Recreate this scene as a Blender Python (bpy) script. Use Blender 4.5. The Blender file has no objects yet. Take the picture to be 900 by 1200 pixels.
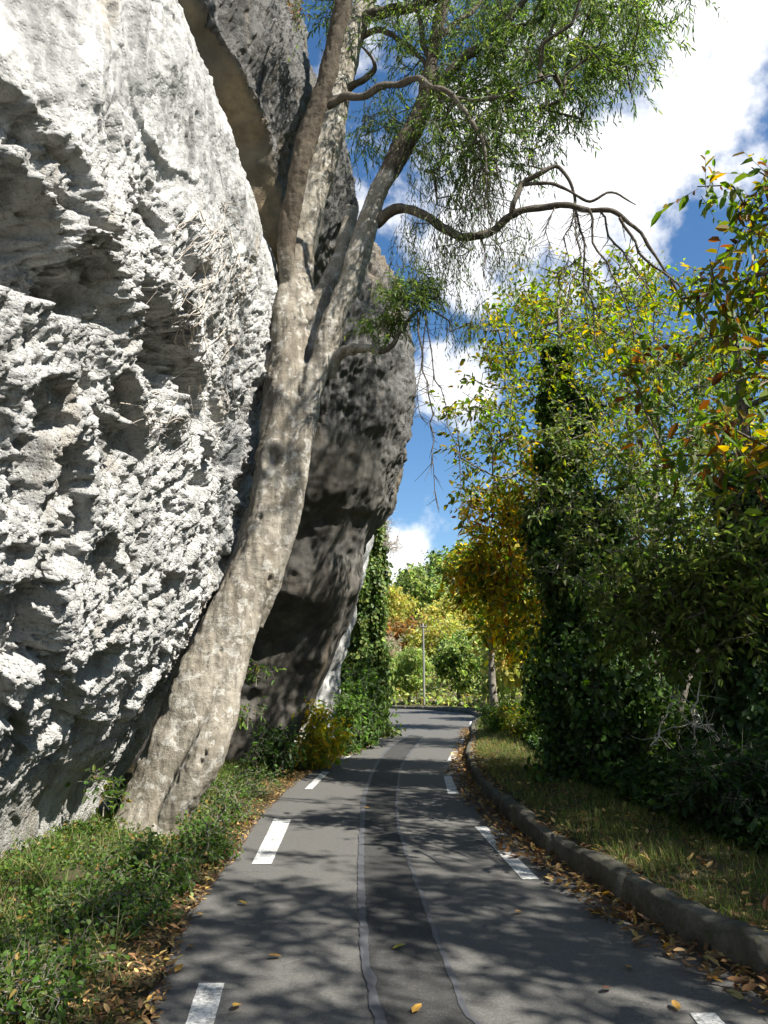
import bpy, math, random
import numpy as np
from mathutils import Vector, Matrix

# ------------------------------------------------------------------ camera, sky, sun, exposure
scene = bpy.context.scene
PITCH = math.radians(12.5); FPX = 900.0; CAMH = 1.6
cam_data = bpy.data.cameras.new("camera"); cam = bpy.data.objects.new("camera", cam_data)
scene.collection.objects.link(cam); scene.camera = cam
cam_data.sensor_fit = 'VERTICAL'; cam_data.sensor_height = 24.0
cam_data.lens = 24.0 * FPX / 1200.0
cam_data.clip_start = 0.05; cam_data.clip_end = 2000
cam.location = (0, 0, CAMH); cam.rotation_euler = (math.pi / 2 + PITCH, 0, 0)

cp, sp = math.cos(PITCH), math.sin(PITCH)
def P(px, py, Y):
    """world point seen at pixel (px,py) of the 900x1200 photograph, at world distance Y"""
    a = (600.0 - py) / FPX; b = (px - 450.0) / FPX
    h = (Y * sp + a * Y * cp) / (cp - a * sp)
    d = Y * cp + h * sp
    return np.array([b * d, Y, CAMH + h])
def G(px, py, z=0.0):
    a = (600.0 - py) / FPX; b = (px - 450.0) / FPX
    h = z - CAMH
    Y = h * (cp - a * sp) / (sp + a * cp)
    return np.array([b * (Y * cp + h * sp), Y, z])

SUN = np.array([0.54, -0.38, 0.75]); SUN /= np.linalg.norm(SUN)
scene.view_settings.view_transform = 'Standard'
scene.view_settings.look = 'None'
scene.view_settings.exposure = 1.3
scene.view_settings.gamma = 1.0
scene.view_settings.use_curve_mapping = False
sl = bpy.data.lights.new("sun", 'SUN'); sl.energy = 5.0; sl.angle = math.radians(0.6); sl.color = (1.0, 0.955, 0.88)
so = bpy.data.objects.new("sun", sl); scene.collection.objects.link(so)
so.rotation_euler = Vector(SUN).to_track_quat('Z', 'Y').to_euler(); so.location = (10, -8, 20)

world = bpy.data.worlds.new("World"); scene.world = world; world.use_nodes = True
wn = world.node_tree.nodes; wl = world.node_tree.links; wn.clear()
def wnode(t, **kw):
    n = wn.new(t)
    for k, v in kw.items(): setattr(n, k, v)
    return n
wout = wnode('ShaderNodeOutputWorld'); bg = wnode('ShaderNodeBackground')
sky = wnode('ShaderNodeTexSky'); sky.sky_type = 'NISHITA'; sky.sun_disc = False
sky.sun_elevation = math.asin(SUN[2]); sky.sun_rotation = math.atan2(SUN[0], SUN[1])
sky.air_density = 1.0; sky.dust_density = 0.4; sky.ozone_density = 2.2
bg.inputs['Strength'].default_value = 0.05
tc = wnode('ShaderNodeTexCoord')
def wmath(op, a=None, b=None, c=None, clamp=False):
    n = wnode('ShaderNodeMath', operation=op, use_clamp=clamp)
    for i, v in enumerate((a, b, c)):
        if v is None: continue
        if isinstance(v, (int, float)): n.inputs[i].default_value = v
        else: wl.new(v, n.inputs[i])
    return n.outputs[0]
nz = wnode('ShaderNodeTexNoise'); nz.inputs['Scale'].default_value = 6.5; nz.inputs['Detail'].default_value = 7; nz.inputs['Roughness'].default_value = 0.58
wl.new(tc.outputs['Generated'], nz.inputs['Vector'])
acc = None
for (px, py, rad, amp) in [(790, 120, 8.5, 1.0), (690, 200, 7.5, 1.0), (600, 200, 6.5, .9), (560, 290, 5, .9), (470, 240, 5, .7), (525, 440, 4, .5), (650, 70, 5, .8),
                           (770, 50, 7, .9), (470, 690, 4.5, .45), (720, 290, 3.5, .7), (300, 620, 14, .3)]:
    d = P(px, py, 10.0) - np.array([0, 0, CAMH]); d /= np.linalg.norm(d)
    vd = wnode('ShaderNodeVectorMath', operation='DOT_PRODUCT'); wl.new(tc.outputs['Generated'], vd.inputs[0]); vd.inputs[1].default_value = tuple(d)
    mr = wnode('ShaderNodeMapRange', interpolation_type='SMOOTHSTEP'); wl.new(vd.outputs['Value'], mr.inputs['Value'])
    mr.inputs['From Min'].default_value = math.cos(math.radians(rad * 1.35)); mr.inputs['From Max'].default_value = math.cos(math.radians(rad * 0.35))
    mr.inputs['To Min'].default_value = 0; mr.inputs['To Max'].default_value = amp
    acc = mr.outputs[0] if acc is None else wmath('MAXIMUM', acc, mr.outputs[0])
nn = wmath('MULTIPLY', wmath('SUBTRACT', nz.outputs['Fac'], 0.5), 3.6)
cf = wnode('ShaderNodeMapRange', interpolation_type='SMOOTHSTEP'); wl.new(wmath('ADD', acc, nn), cf.inputs['Value'])
cf.inputs['From Min'].default_value = 0.28; cf.inputs['From Max'].default_value = 0.85
mixw = wnode('ShaderNodeMix', data_type='RGBA'); wl.new(cf.outputs[0], mixw.inputs[0])
hs = wnode('ShaderNodeHueSaturation'); hs.inputs['Saturation'].default_value = 1.22; hs.inputs['Value'].default_value = 1.35
wl.new(sky.outputs[0], hs.inputs['Color'])
wl.new(hs.outputs[0], mixw.inputs[6]); mixw.inputs[7].default_value = (10.5, 10.6, 10.8, 1)
wl.new(mixw.outputs[2], bg.inputs['Color']); wl.new(bg.outputs[0], wout.inputs['Surface'])

scene.cycles.max_bounces = 5; scene.cycles.diffuse_bounces = 2; scene.cycles.glossy_bounces = 2
scene.cycles.transmission_bounces = 3; scene.cycles.transparent_max_bounces = 4
scene.cycles.caustics_reflective = False; scene.cycles.caustics_refractive = False
try:
    scene.cycles.use_denoising = True; scene.cycles.denoiser = 'OPENIMAGEDENOISE'; scene.cycles.use_adaptive_sampling = True
    scene.cycles.adaptive_threshold = 0.02
except Exception: pass

rng = np.random.default_rng(7)
col = scene.collection

# ------------------------------------------------------------------ noise
_perm = np.random.default_rng(3).permutation(256).astype(np.int64); _perm = np.concatenate([_perm, _perm, _perm])
_g = np.random.default_rng(5).normal(size=(256, 3)); _g = (_g / np.linalg.norm(_g, axis=1, keepdims=True)).astype(np.float32)
def pnoise(p):
    p = np.asarray(p, dtype=np.float32); f = np.floor(p); i = f.astype(np.int64) & 255; f = p - f
    u = f * f * f * (f * (f * 6 - 15) + 10); out = 0
    for dx in (0, 1):
        for dy in (0, 1):
            for dz in (0, 1):
                h = _perm[_perm[_perm[(i[:, 0] + dx) & 255] + ((i[:, 1] + dy) & 255)] + ((i[:, 2] + dz) & 255)]
                g = _g[h]
                v = g[:, 0] * (f[:, 0] - dx) + g[:, 1] * (f[:, 1] - dy) + g[:, 2] * (f[:, 2] - dz)
                w = (u[:, 0] if dx else 1 - u[:, 0]) * (u[:, 1] if dy else 1 - u[:, 1]) * (u[:, 2] if dz else 1 - u[:, 2])
                out = out + v * w
    return out * 1.6
def fbm(p, oct=4, gain=.5, lac=2.03, mode=''):
    p = np.asarray(p, dtype=np.float32); a = 1.0; s = 0; t = 0
    for k in range(oct):
        n = pnoise(p + 17.3 * k)
        if mode == 'billow': n = np.abs(n) * 2 - .6
        elif mode == 'ridge': n = .6 - np.abs(n) * 2
        s = s + a * n; t += a; a *= gain; p = p * lac
    return s / t
def sstep(a, b, x):
    t = np.clip((x - a) / (b - a), 0, 1); return t * t * (3 - 2 * t)
def unit(v): return v / np.maximum(np.linalg.norm(v, axis=-1, keepdims=True), 1e-9)

# ------------------------------------------------------------------ materials
def new_mat(name):
    m = bpy.data.materials.new(name); m.use_nodes = True; m.node_tree.nodes.clear(); return m
class N:
    """tiny node helper"""
    def __init__(s, m): s.m = m; s.n = m.node_tree.nodes; s.l = m.node_tree.links
    def set(s, inp, v):
        if v is None: return
        if isinstance(v, bpy.types.NodeSocket): s.l.new(v, inp)
        elif isinstance(v, (tuple, list)) and len(v) == 3 and inp.type == 'RGBA': inp.default_value = (*v, 1)
        else: inp.default_value = v
    def coord(s, out='Object'): return s.n.new('ShaderNodeTexCoord').outputs[out]
    def mapping(s, v, scale=(1, 1, 1), rot=(0, 0, 0)):
        m = s.n.new('ShaderNodeMapping'); s.l.new(v, m.inputs[0]); m.inputs['Scale'].default_value = scale; m.inputs['Rotation'].default_value = rot; return m.outputs[0]
    def noise(s, v, scale, detail=4, rough=.55, dist=0):
        t = s.n.new('ShaderNodeTexNoise'); s.set(t.inputs['Vector'], v); t.inputs['Scale'].default_value = scale; t.inputs['Detail'].default_value = detail
        t.inputs['Roughness'].default_value = rough; t.inputs['Distortion'].default_value = dist; return t.outputs['Fac']
    def voro(s, v, scale, out='Distance', feature='F1'):
        t = s.n.new('ShaderNodeTexVoronoi'); t.feature = feature; s.set(t.inputs['Vector'], v); t.inputs['Scale'].default_value = scale; return t.outputs[out]
    def ramp(s, f, stops):
        r = s.n.new('ShaderNodeValToRGB'); s.l.new(f, r.inputs[0]); e = r.color_ramp.elements
        while len(e) < len(stops): e.new(.5)
        for k, (p, c) in enumerate(stops):
            e[k].position = p; e[k].color = (*c, 1) if isinstance(c, (tuple, list)) else (c, c, c, 1)
        return r.outputs[0]
    def mix(s, f, a, b, mode='MIX'):
        m = s.n.new('ShaderNodeMix'); m.data_type = 'RGBA'; m.blend_type = mode
        s.set(m.inputs[0], f); s.set(m.inputs[6], a); s.set(m.inputs[7], b); return m.outputs[2]
    def math(s, op, a, b=None, c=None, clamp=False):
        m = s.n.new('ShaderNodeMath'); m.operation = op; m.use_clamp = clamp
        for i, v in enumerate((a, b, c)): s.set(m.inputs[i], v)
        return m.outputs[0]
    def attr(s, name, out='Color'):
        a = s.n.new('ShaderNodeAttribute'); a.attribute_name = name; return a.outputs[out]
    def bump(s, h, strength, dist, normal=None):
        b = s.n.new('ShaderNodeBump'); s.l.new(h, b.inputs['Height']); s.set(b.inputs['Strength'], strength); b.inputs['Distance'].default_value = dist
        if normal is not None: s.l.new(normal, b.inputs['Normal'])
        return b.outputs[0]
    def out(s, base, rough=.8, normal=None, spec=.3):
        b = s.n.new('ShaderNodeBsdfPrincipled'); s.set(b.inputs['Base Color'], base); s.set(b.inputs['Roughness'], rough)
        b.inputs['Specular IOR Level'].default_value = spec
        if normal is not None: s.l.new(normal, b.inputs['Normal'])
        o = s.n.new('ShaderNodeOutputMaterial'); s.l.new(b.outputs[0], o.inputs[0]); return b

def rock_material(name, light, mid, dark, brown=None):
    m = new_mat(name); n = N(m); v = n.coord(); v2 = n.mapping(v, (1, 2.2, .35), (.35, 0, 0))
    big = n.noise(v, .55, 5, .6, .4); med = n.noise(v, 3.2, 6, .65); fine = n.noise(v, 22, 6, .7)
    vs = n.mapping(v, (1.3, 1.3, .22)); streak = n.noise(vs, 3.0, 5, .6, .5)
    c = n.mix(n.ramp(big, [(.35, 0), (.65, 1)]), mid, light)
    c = n.mix(n.math('MULTIPLY', n.ramp(streak, [(.5, 0), (.68, 1)]), .55), c, dark)
    c = n.mix(n.math('MULTIPLY', n.math('SUBTRACT', 1.0, n.attr('rough', 'Fac'), clamp=True), n.ramp(n.noise(n.mapping(v, (1.6, 2.6, .3), (.45, 0, 0)), 1.8, 6, .65, .6), [(.36, .15), (.62, .85)])), c, tuple(x * .42 for x in mid))
    c = n.mix(n.math('MULTIPLY', n.ramp(med, [(.52, 0), (.68, 1)]), .4), c, dark)
    c = n.mix(n.math('MULTIPLY', n.ramp(fine, [(.5, 0), (.75, 1)]), .35), c, dark)
    c = n.mix(n.math('MULTIPLY', n.ramp(n.noise(v2, 2.0, 7, .7, .8), [(.56, 0), (.66, 1)]), .6), c, tuple(x * .8 for x in dark))
    c = n.mix(n.math('MULTIPLY', n.ramp(n.noise(v2, 1.1, 5, .6, .3), [(.58, 0), (.70, 1)]), .45), c, (.34, .27, .18))
    pits = n.voro(v, 26); c = n.mix(n.math('MULTIPLY', n.ramp(pits, [(.08, 1), (.2, 0)]), .5), c, dark)
    if brown:
        bc = n.mix(n.ramp(med, [(.38, 0), (.62, 1)]), brown, tuple(x * .55 for x in brown))
        bc = n.mix(n.ramp(big, [(.45, 0), (.6, .6)]), bc, mid)
        c = n.mix(n.attr('stain', 'Fac'), c, bc)
    h = n.math('ADD', n.math('MULTIPLY', n.noise(v, 12, 9, .8), 1.0), n.math('MULTIPLY', n.ramp(n.voro(v, 34), [(.0, 0), (.45, 1)]), .45))
    h = n.math('ADD', h, n.math('MULTIPLY', n.noise(v, 60, 4, .7), .25))
    b = n.bump(h, n.math('ADD', n.math('MULTIPLY', n.attr('rough', 'Fac'), .65), .3), .05)
    n.out(c, .92, b, .15); return m
M = {}
M['rock'] = rock_material('limestone', (.64, .635, .61), (.48, .475, .455), (.13, .13, .12), (.20, .18, .14))
M['rock_dark'] = rock_material('shaded_limestone', (.20, .195, .185), (.125, .122, .115), (.045, .045, .042), (.36, .28, .18))  # same limestone, the boulder's shade put into a lower base colour

def bark_material(name, a, b, c, horiz=1.0, bumps=.5):
    m = new_mat(name); n = N(m); v = n.coord()
    big = n.noise(v, 1.6, 5, .65, .8); blot = n.noise(v, 7, 7, .72, .5); lv = n.mapping(v, (5, 5, .9)); flute = n.noise(lv, 2.4, 6, .65, .4)
    hv = n.mapping(v, (2.2, 2.2, 16), (.25, -.35, 0)); lines = n.noise(hv, 2.2, 7, .7, .9)
    cc = n.mix(n.ramp(big, [(.40, 0), (.60, 1)]), a, b)
    cc = n.mix(n.math('MULTIPLY', n.ramp(flute, [(.50, 0), (.64, 1)]), .6), cc, tuple(x * .5 for x in a))
    cc = n.mix(n.math('MULTIPLY', n.ramp(blot, [(.53, 0), (.58, 1)]), .75), cc, c)
    cc = n.mix(n.math('MULTIPLY', n.ramp(n.noise(v, 17, 5, .7), [(.56, 0), (.62, 1)]), .5), cc, tuple(x * .4 for x in a))
    cc = n.mix(n.math('MULTIPLY', n.ramp(lines, [(.60, 0), (.70, 1)]), .5 * horiz), cc, tuple(x * .35 for x in a))
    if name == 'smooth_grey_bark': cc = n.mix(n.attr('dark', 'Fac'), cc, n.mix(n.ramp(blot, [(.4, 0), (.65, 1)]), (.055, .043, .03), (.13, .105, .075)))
    h = n.math('ADD', n.math('MULTIPLY', lines, .5 * horiz), n.math('MULTIPLY', n.noise(v, 34, 8, .75), .8)); h = n.math('ADD', h, n.math('MULTIPLY', flute, .8))
    n.out(cc, .85, n.bump(h, bumps, .035), .2); return m
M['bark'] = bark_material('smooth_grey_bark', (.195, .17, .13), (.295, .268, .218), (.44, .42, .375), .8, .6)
M['bark_dark'] = bark_material('dark_bark', (.10, .085, .065), (.14, .12, .10), (.20, .18, .15), .4)
M['bark_mid'] = bark_material('brown_bark', (.17, .15, .12), (.24, .215, .175), (.32, .30, .26), .4)
M['dry'] = bark_material('dry_stems', (.42, .36, .30), (.5, .45, .38), (.55, .52, .47), .2)

def leaf_material(name, trans=.42, rough=.42, spec=.4):
    m = new_mat(name); n = N(m)
    c = n.attr('tint')
    pb = n.n.new('ShaderNodeBsdfPrincipled'); n.l.new(c, pb.inputs['Base Color']); pb.inputs['Roughness'].default_value = rough; pb.inputs['Specular IOR Level'].default_value = spec
    tr = n.n.new('ShaderNodeBsdfTranslucent')
    hsn = n.n.new('ShaderNodeHueSaturation'); hsn.inputs['Hue'].default_value = .49; hsn.inputs['Saturation'].default_value = 1.15; hsn.inputs['Value'].default_value = 2.1
    n.l.new(c, hsn.inputs['Color']); n.l.new(hsn.outputs[0], tr.inputs[0])
    ms = n.n.new('ShaderNodeMixShader'); ms.inputs[0].default_value = trans; n.l.new(pb.outputs[0], ms.inputs[1]); n.l.new(tr.outputs[0], ms.inputs[2])
    o = n.n.new('ShaderNodeOutputMaterial'); n.l.new(ms.outputs[0], o.inputs[0]); return m
M['leaf'] = leaf_material('leaf', .5, .5, .3); M['ivy'] = leaf_material('ivy_leaf', .25, .5, .3); M['litter'] = leaf_material('dead_leaf', .2, .7, .2)
M['grass'] = leaf_material('grass_blade', .35, .6, .2)

# asphalt
def asphalt(name, base, lo, hi):
    m = new_mat(name); n = N(m); v = n.coord()
    g = n.noise(v, 110, 4, .8); big = n.noise(v, 1.1, 5, .6, .5); med = n.noise(v, 9, 4, .6)
    c = n.mix(n.ramp(g, [(.35, 0), (.7, 1)]), lo, hi)
    c = n.mix(n.ramp(big, [(.35, 0), (.7, .7)]), c, base)
    c = n.mix(n.math('MULTIPLY', n.ramp(n.voro(v, 55), [(.10, 1), (.22, 0)]), n.math('MULTIPLY', n.ramp(med, [(.4, 0), (.6, 1)]), .55)), c, (.26, .255, .24))
    c = n.mix(n.math('MULTIPLY', n.ramp(n.noise(n.mapping(v, (1, .25, 1)), 2.2, 6, .7, 1.0), [(.56, 0), (.7, 1)]), .3), c, (.13, .12, .105))
    c = n.mix(n.math('MULTIPLY', n.ramp(n.noise(v, 26, 6, .8), [(.45, 0), (.62, 1)]), .45), c, tuple(x * .62 for x in base))
    c = n.mix(n.math('MULTIPLY', n.ramp(n.noise(v, 48, 3, .85), [(.54, 0), (.64, 1)]), .55), c, tuple(x * 1.9 for x in base))
    c = n.mix(n.math('MULTIPLY', n.ramp(n.noise(v, 70, 3, .85), [(.34, 1), (.44, 0)]), .6), c, tuple(x * .4 for x in base))
    wv = n.n.new('ShaderNodeVectorMath'); wv.operation = 'MULTIPLY_ADD'; nz3 = n.n.new('ShaderNodeTexNoise'); nz3.inputs['Scale'].default_value = 4; nz3.inputs['Detail'].default_value = 6; n.l.new(v, nz3.inputs['Vector']); n.l.new(nz3.outputs['Color'], wv.inputs[0]); wv.inputs[1].default_value = (.35, .35, .35); n.l.new(v, wv.inputs[2])
    ck = n.voro(wv.outputs[0], .8, 'Distance', 'DISTANCE_TO_EDGE')
    c = n.mix(n.math('MULTIPLY', n.ramp(ck, [(.0, 1), (.006, 0)]), n.ramp(n.noise(v, .7), [(.48, 0), (.56, .6)])), c, (.02, .02, .02))
    n.out(c, n.ramp(med, [(.3, .75), (.7, .95)]), n.bump(n.math('ADD', g, n.math('MULTIPLY', med, .5)), .6, .006), .3); return m
M['asphalt'] = asphalt('asphalt', (.098, .095, .087), (.066, .064, .058), (.145, .14, .13))
M['patch'] = asphalt('asphalt_patch', (.046, .045, .042), (.028, .028, .026), (.072, .07, .066))
def seal():
    m = new_mat('joint_sealing'); n = N(m); v = n.coord()
    c = n.mix(n.noise(v, 40, 5, .7), (.055, .056, .062), (.098, .10, .108)); n.out(c, .6, n.bump(n.noise(v, 90, 4), .4, .004), .4); return m
M['seal'] = seal()
def paint():
    m = new_mat('road_paint'); n = N(m); v = n.coord()
    w = n.ramp(n.math('ADD', n.noise(v, 35, 6, .75), n.math('MULTIPLY', n.noise(v, 5, 3), .3)), [(.60, 0), (.75, 1)])
    c = n.mix(w, (.62, .62, .60), (.16, .16, .155)); c = n.mix(n.math('MULTIPLY', n.noise(v, 3, 4), .35), c, (.45, .44, .40))
    n.out(c, .65, n.bump(n.noise(v, 150, 3), .5, .003), .3); return m
M['paint'] = paint()
def concrete():
    m = new_mat('old_kerb_stone'); n = N(m); v = n.coord()
    c = n.mix(n.ramp(n.noise(v, 3, 6, .65), [(.35, 0), (.65, 1)]), (.065, .06, .047), (.145, .135, .108))
    c = n.mix(n.math('MULTIPLY', n.ramp(n.noise(v, 14, 5, .7), [(.5, 0), (.62, 1)]), .7), c, (.075, .08, .045))
    n.out(c, .95, n.bump(n.noise(v, 28, 8, .75), .8, .025), .15); return m
M['kerb'] = concrete()
def soil():
    m = new_mat('soil_and_moss'); n = N(m); v = n.coord()
    c = n.mix(n.ramp(n.noise(v, 1.2, 6, .65), [(.35, 0), (.6, 1)]), (.055, .045, .03), (.10, .085, .05))
    c = n.mix(n.math('MULTIPLY', n.ramp(n.noise(v, 6, 5, .7), [(.48, 0), (.62, 1)]), .8), c, (.06, .075, .025))
    n.out(c, .95, n.bump(n.noise(v, 20, 8, .75), .9, .05), .1); return m
M['soil'] = soil()

# ------------------------------------------------------------------ mesh helpers
def make_mesh(name, V, F, mats, loc=(0, 0, 0), smooth=True, attrs=None, mat_idx=None):
    """F: (n,3) or (n,4) array or list of such arrays"""
    loc = np.array(loc, dtype=float); V = np.asarray(V, dtype=float) - loc
    if isinstance(F, np.ndarray): F = [F]
    me = bpy.data.meshes.new(name)
    nl = sum(f.size for f in F); npoly = sum(len(f) for f in F)
    me.vertices.add(len(V)); me.vertices.foreach_set('co', V.astype(np.float32).ravel())
    me.loops.add(nl); me.polygons.add(npoly)
    me.loops.foreach_set('vertex_index', np.concatenate([f.ravel() for f in F]).astype(np.int32))
    tot = np.concatenate([np.full(len(f), f.shape[1]) for f in F]).astype(np.int32)
    start = np.concatenate([[0], np.cumsum(tot)[:-1]]).astype(np.int32)
    me.polygons.foreach_set('loop_start', start)
    try: me.polygons.foreach_set('loop_total', tot)
    except Exception: pass
    if mat_idx is not None: me.polygons.foreach_set('material_index', np.asarray(mat_idx, dtype=np.int32))
    me.update(calc_edges=True)
    me.polygons.foreach_set('use_smooth', np.full(npoly, bool(smooth)))
    for m in (mats if isinstance(mats, (list, tuple)) else [mats]): me.materials.append(m)
    for k, a in (attrs or {}).items():
        a = np.asarray(a, dtype=np.float32)
        if a.ndim == 2:
            at = me.color_attributes.new(k, 'FLOAT_COLOR', 'POINT'); c4 = np.ones((len(a), 4), np.float32); c4[:, :3] = a; at.data.foreach_set('color', c4.ravel())
        else:
            at = me.attributes.new(k, 'FLOAT', 'POINT'); at.data.foreach_set('value', a)
    me.update()
    o = bpy.data.objects.new(name, me); col.objects.link(o); o.location = Vector(loc); return o
def tag(o, label=None, cat=None, group=None, kind=None):
    if label: o['label'] = label
    if cat: o['category'] = cat
    if group: o['group'] = group
    if kind: o['kind'] = kind
    return o
def empty(name, loc, label, cat, group=None):
    o = bpy.data.objects.new(name, None); col.objects.link(o); o.location = Vector(loc); o.empty_display_size = .3
    return tag(o, label, cat, group)
def child(o, parent):
    o.parent = parent; o.location = Vector(o.location) - Vector(parent.location); return o
def copy_thing(root, loc, rz, scale, label=None):
    r = root.copy(); col.objects.link(r); r.location = loc; r.rotation_euler = (0, 0, rz); r.scale = scale
    if label: r['label'] = label
    for ch in list(root.children):
        c = ch.copy(); col.objects.link(c); c.parent = r
    return r
def grid_faces(nu, nv):
    i = np.arange(nu * nv).reshape(nu, nv)
    return np.stack([i[:-1, :-1].ravel(), i[1:, :-1].ravel(), i[1:, 1:].ravel(), i[:-1, 1:].ravel()], 1)
def cr_matrix(n, t):
    """Catmull-Rom weights: len(t) x n"""
    t = np.clip(t, 0, n - 1 - 1e-6); i = np.floor(t).astype(int); f = t - i; W = np.zeros((len(t), n)); r = np.arange(len(t))
    w = [-.5 * f + f * f - .5 * f ** 3, 1 - 2.5 * f * f + 1.5 * f ** 3, .5 * f + 2 * f * f - 1.5 * f ** 3, -.5 * f * f + .5 * f ** 3]
    for k in range(4): np.add.at(W, (r, np.clip(i - 1 + k, 0, n - 1)), w[k])
    return W
def dens(spec):
    out = []
    for k, c in enumerate(spec): out.append(k + np.arange(c) / c)
    out.append([len(spec)]); return np.concatenate(out)
def loft(ctrl, du, dv):
    """ctrl [nu][nv][3]; du,dv: sample counts per control interval"""
    C = np.array(ctrl, dtype=float); tu, tv = dens(du), dens(dv)
    Wu, Wv = cr_matrix(C.shape[0], tu), cr_matrix(C.shape[1], tv)
    S = np.einsum('ai,bj,ijk->abk', Wu, Wv, C)
    a = np.gradient(S, axis=0); b = np.gradient(S, axis=1); Nn = unit(np.cross(a, b))
    return S, Nn, tu, tv
def proj(V):
    h = V[..., 2] - CAMH; d = V[..., 1] * cp + h * sp
    return 450 + FPX * V[..., 0] / d, 600 - FPX * (h * cp - V[..., 1] * sp) / d

def tube(pts, rad, sides=12, sub=4, noise_amp=0.0, noise_scale=2.0, cap=True, seed=0):
    pts = np.array(pts, float); rad = np.array(rad, float); n = len(pts)
    t = np.linspace(0, n - 1, (n - 1) * sub + 1); W = cr_matrix(n, t); C = W @ pts; R = np.maximum(np.interp(t, np.arange(n), rad), 1e-4)
    T = unit(np.gradient(C, axis=0)); ref = np.array([0, 1.0, 0.05]) if abs(T[0][1]) < .9 else np.array([1.0, 0, 0])
    U = np.zeros_like(T); u = unit(ref - T[0] * np.dot(ref, T[0]))
    for k in range(len(T)):
        u = unit(u - T[k] * np.dot(u, T[k])); U[k] = u
    B = np.cross(T, U); ang = np.arange(sides) * 2 * math.pi / sides
    ring = U[:, None, :] * np.cos(ang)[None, :, None] + B[:, None, :] * np.sin(ang)[None, :, None]
    V = C[:, None, :] + ring * R[:, None, None]
    if noise_amp:
        q = V.reshape(-1, 3) * noise_scale + seed; nn_ = fbm(q, 3).reshape(V.shape[:2]); V = V + ring * (nn_ * noise_amp)[..., None] * (R[:, None, None] / R.max())
    m = len(C); i = np.arange(m * sides).reshape(m, sides); j = np.roll(i, -1, axis=1)
    F = np.stack([i[:-1].ravel(), j[:-1].ravel(), j[1:].ravel(), i[1:].ravel()], 1)
    V = V.reshape(-1, 3)
    if cap:
        c0 = len(V); V = np.vstack([V, C[0], C[-1]])
        k = np.arange(sides); kk = (k + 1) % sides
        f0 = np.stack([np.full(sides, c0), kk, k, k], 1); base = (m - 1) * sides
        f1 = np.stack([np.full(sides, c0 + 1), base + k, base + kk, base + kk], 1)
        tri = np.vstack([f0[:, :3], f1[:, :3]]); return V, F, tri
    return V, F, np.zeros((0, 3), int)
class Geo:
    def __init__(s): s.V = []; s.Q = []; s.T = []; s.n = 0
    def add(s, V, Q=None, T=None):
        if Q is not None and len(Q): s.Q.append(np.asarray(Q) + s.n)
        if T is not None and len(T): s.T.append(np.asarray(T) + s.n)
        s.V.append(V); s.n += len(V)
    def tube(s, *a, **k): s.add(*tube(*a, **k))
    def faces(s):
        out = []
        if s.Q: out.append(np.vstack(s.Q))
        if s.T: out.append(np.vstack(s.T))
        return out
    def build(s, name, mat, loc=(0, 0, 0), smooth=True): return make_mesh(name, np.vstack(s.V), s.faces(), mat, loc, smooth)

def segs_mesh(A, B, ra, rb, sides=4):
    """frusta for all segments at once"""
    A, B = np.asarray(A, float), np.asarray(B, float); T = unit(B - A); ref = np.where(np.abs(T[:, 2:3]) > .9, [[1.0, 0, 0]], [[0, 0, 1.0]])
    U = unit(np.cross(T, ref)); W = np.cross(T, U); ang = np.arange(sides) * 2 * math.pi / sides
    ring = U[:, None] * np.cos(ang)[None, :, None] + W[:, None] * np.sin(ang)[None, :, None]
    V = np.concatenate([A[:, None] + ring * np.asarray(ra)[:, None, None], B[:, None] + ring * np.asarray(rb)[:, None, None]], 1).reshape(-1, 3)
    k = np.arange(sides); kk = (k + 1) % sides; f = np.stack([k, kk, kk + sides, k + sides], 1)
    F = (f[None] + (np.arange(len(A)) * 2 * sides)[:, None, None]).reshape(-1, 4); return V, F

# ------------------------------------------------------------------ leaves
def leaf_geo(pos, axis, nrm, L, W, kind='oval', fold=.25, curl=.15):
    n = len(pos); axis = unit(axis); side = unit(np.cross(nrm, axis)); up = np.cross(axis, side)
    L = np.broadcast_to(L, n)[:, None]; W = np.broadcast_to(W, n)[:, None]
    def pt(a, s, u): return pos + axis * L * a + side * W * s + up * W * u - np.array([0, 0, 1.0]) * L * curl * a * a
    if kind == 'diamond':
        V = np.stack([pt(0, 0, 0), pt(.45, .5, fold), pt(1, 0, 0), pt(.45, -.5, fold)], 1)
        f = np.array([[0, 1, 2], [0, 2, 3]]); k = 4
    elif kind == 'oval':
        V = np.stack([pt(0, 0, 0), pt(.28, .46, fold), pt(.7, .40, fold * .9), pt(1, 0, 0), pt(.7, -.40, fold * .9), pt(.28, -.46, fold)], 1)
        f = np.array([[0, 1, 2, 3], [0, 3, 4, 5]]); k = 6
    elif kind == 'blade':
        V = np.stack([pt(0, -.5, 0), pt(0, .5, 0), pt(.55, .35, .0), pt(.55, -.35, 0), pt(1, 0, 0)], 1)
        V[:, 4] += nrm * (L * .25)
        F1 = np.array([[0, 1, 2, 3]]); F2 = np.array([[3, 2, 4]]); o = (np.arange(n) * 5)[:, None, None]
        return V.reshape(-1, 3), [(F1[None] + o).reshape(-1, 4), (F2[None] + o).reshape(-1, 3)], 5
    F = (f[None] + (np.arange(n) * k)[:, None, None]).reshape(-1, f.shape[1])
    return V.reshape(-1, 3), [F], k
def pick_tints(n, palette, r, jitter=.22):
    cols = np.array([c for c, w in palette]); w = np.array([w for c, w in palette], float); idx = r.choice(len(cols), n, p=w / w.sum())
    c = cols[idx] * np.exp(r.normal(0, jitter, (n, 1))); c = c * np.exp(r.normal(0, .07, (n, 3))); return np.clip(c, .004, .8)
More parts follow.
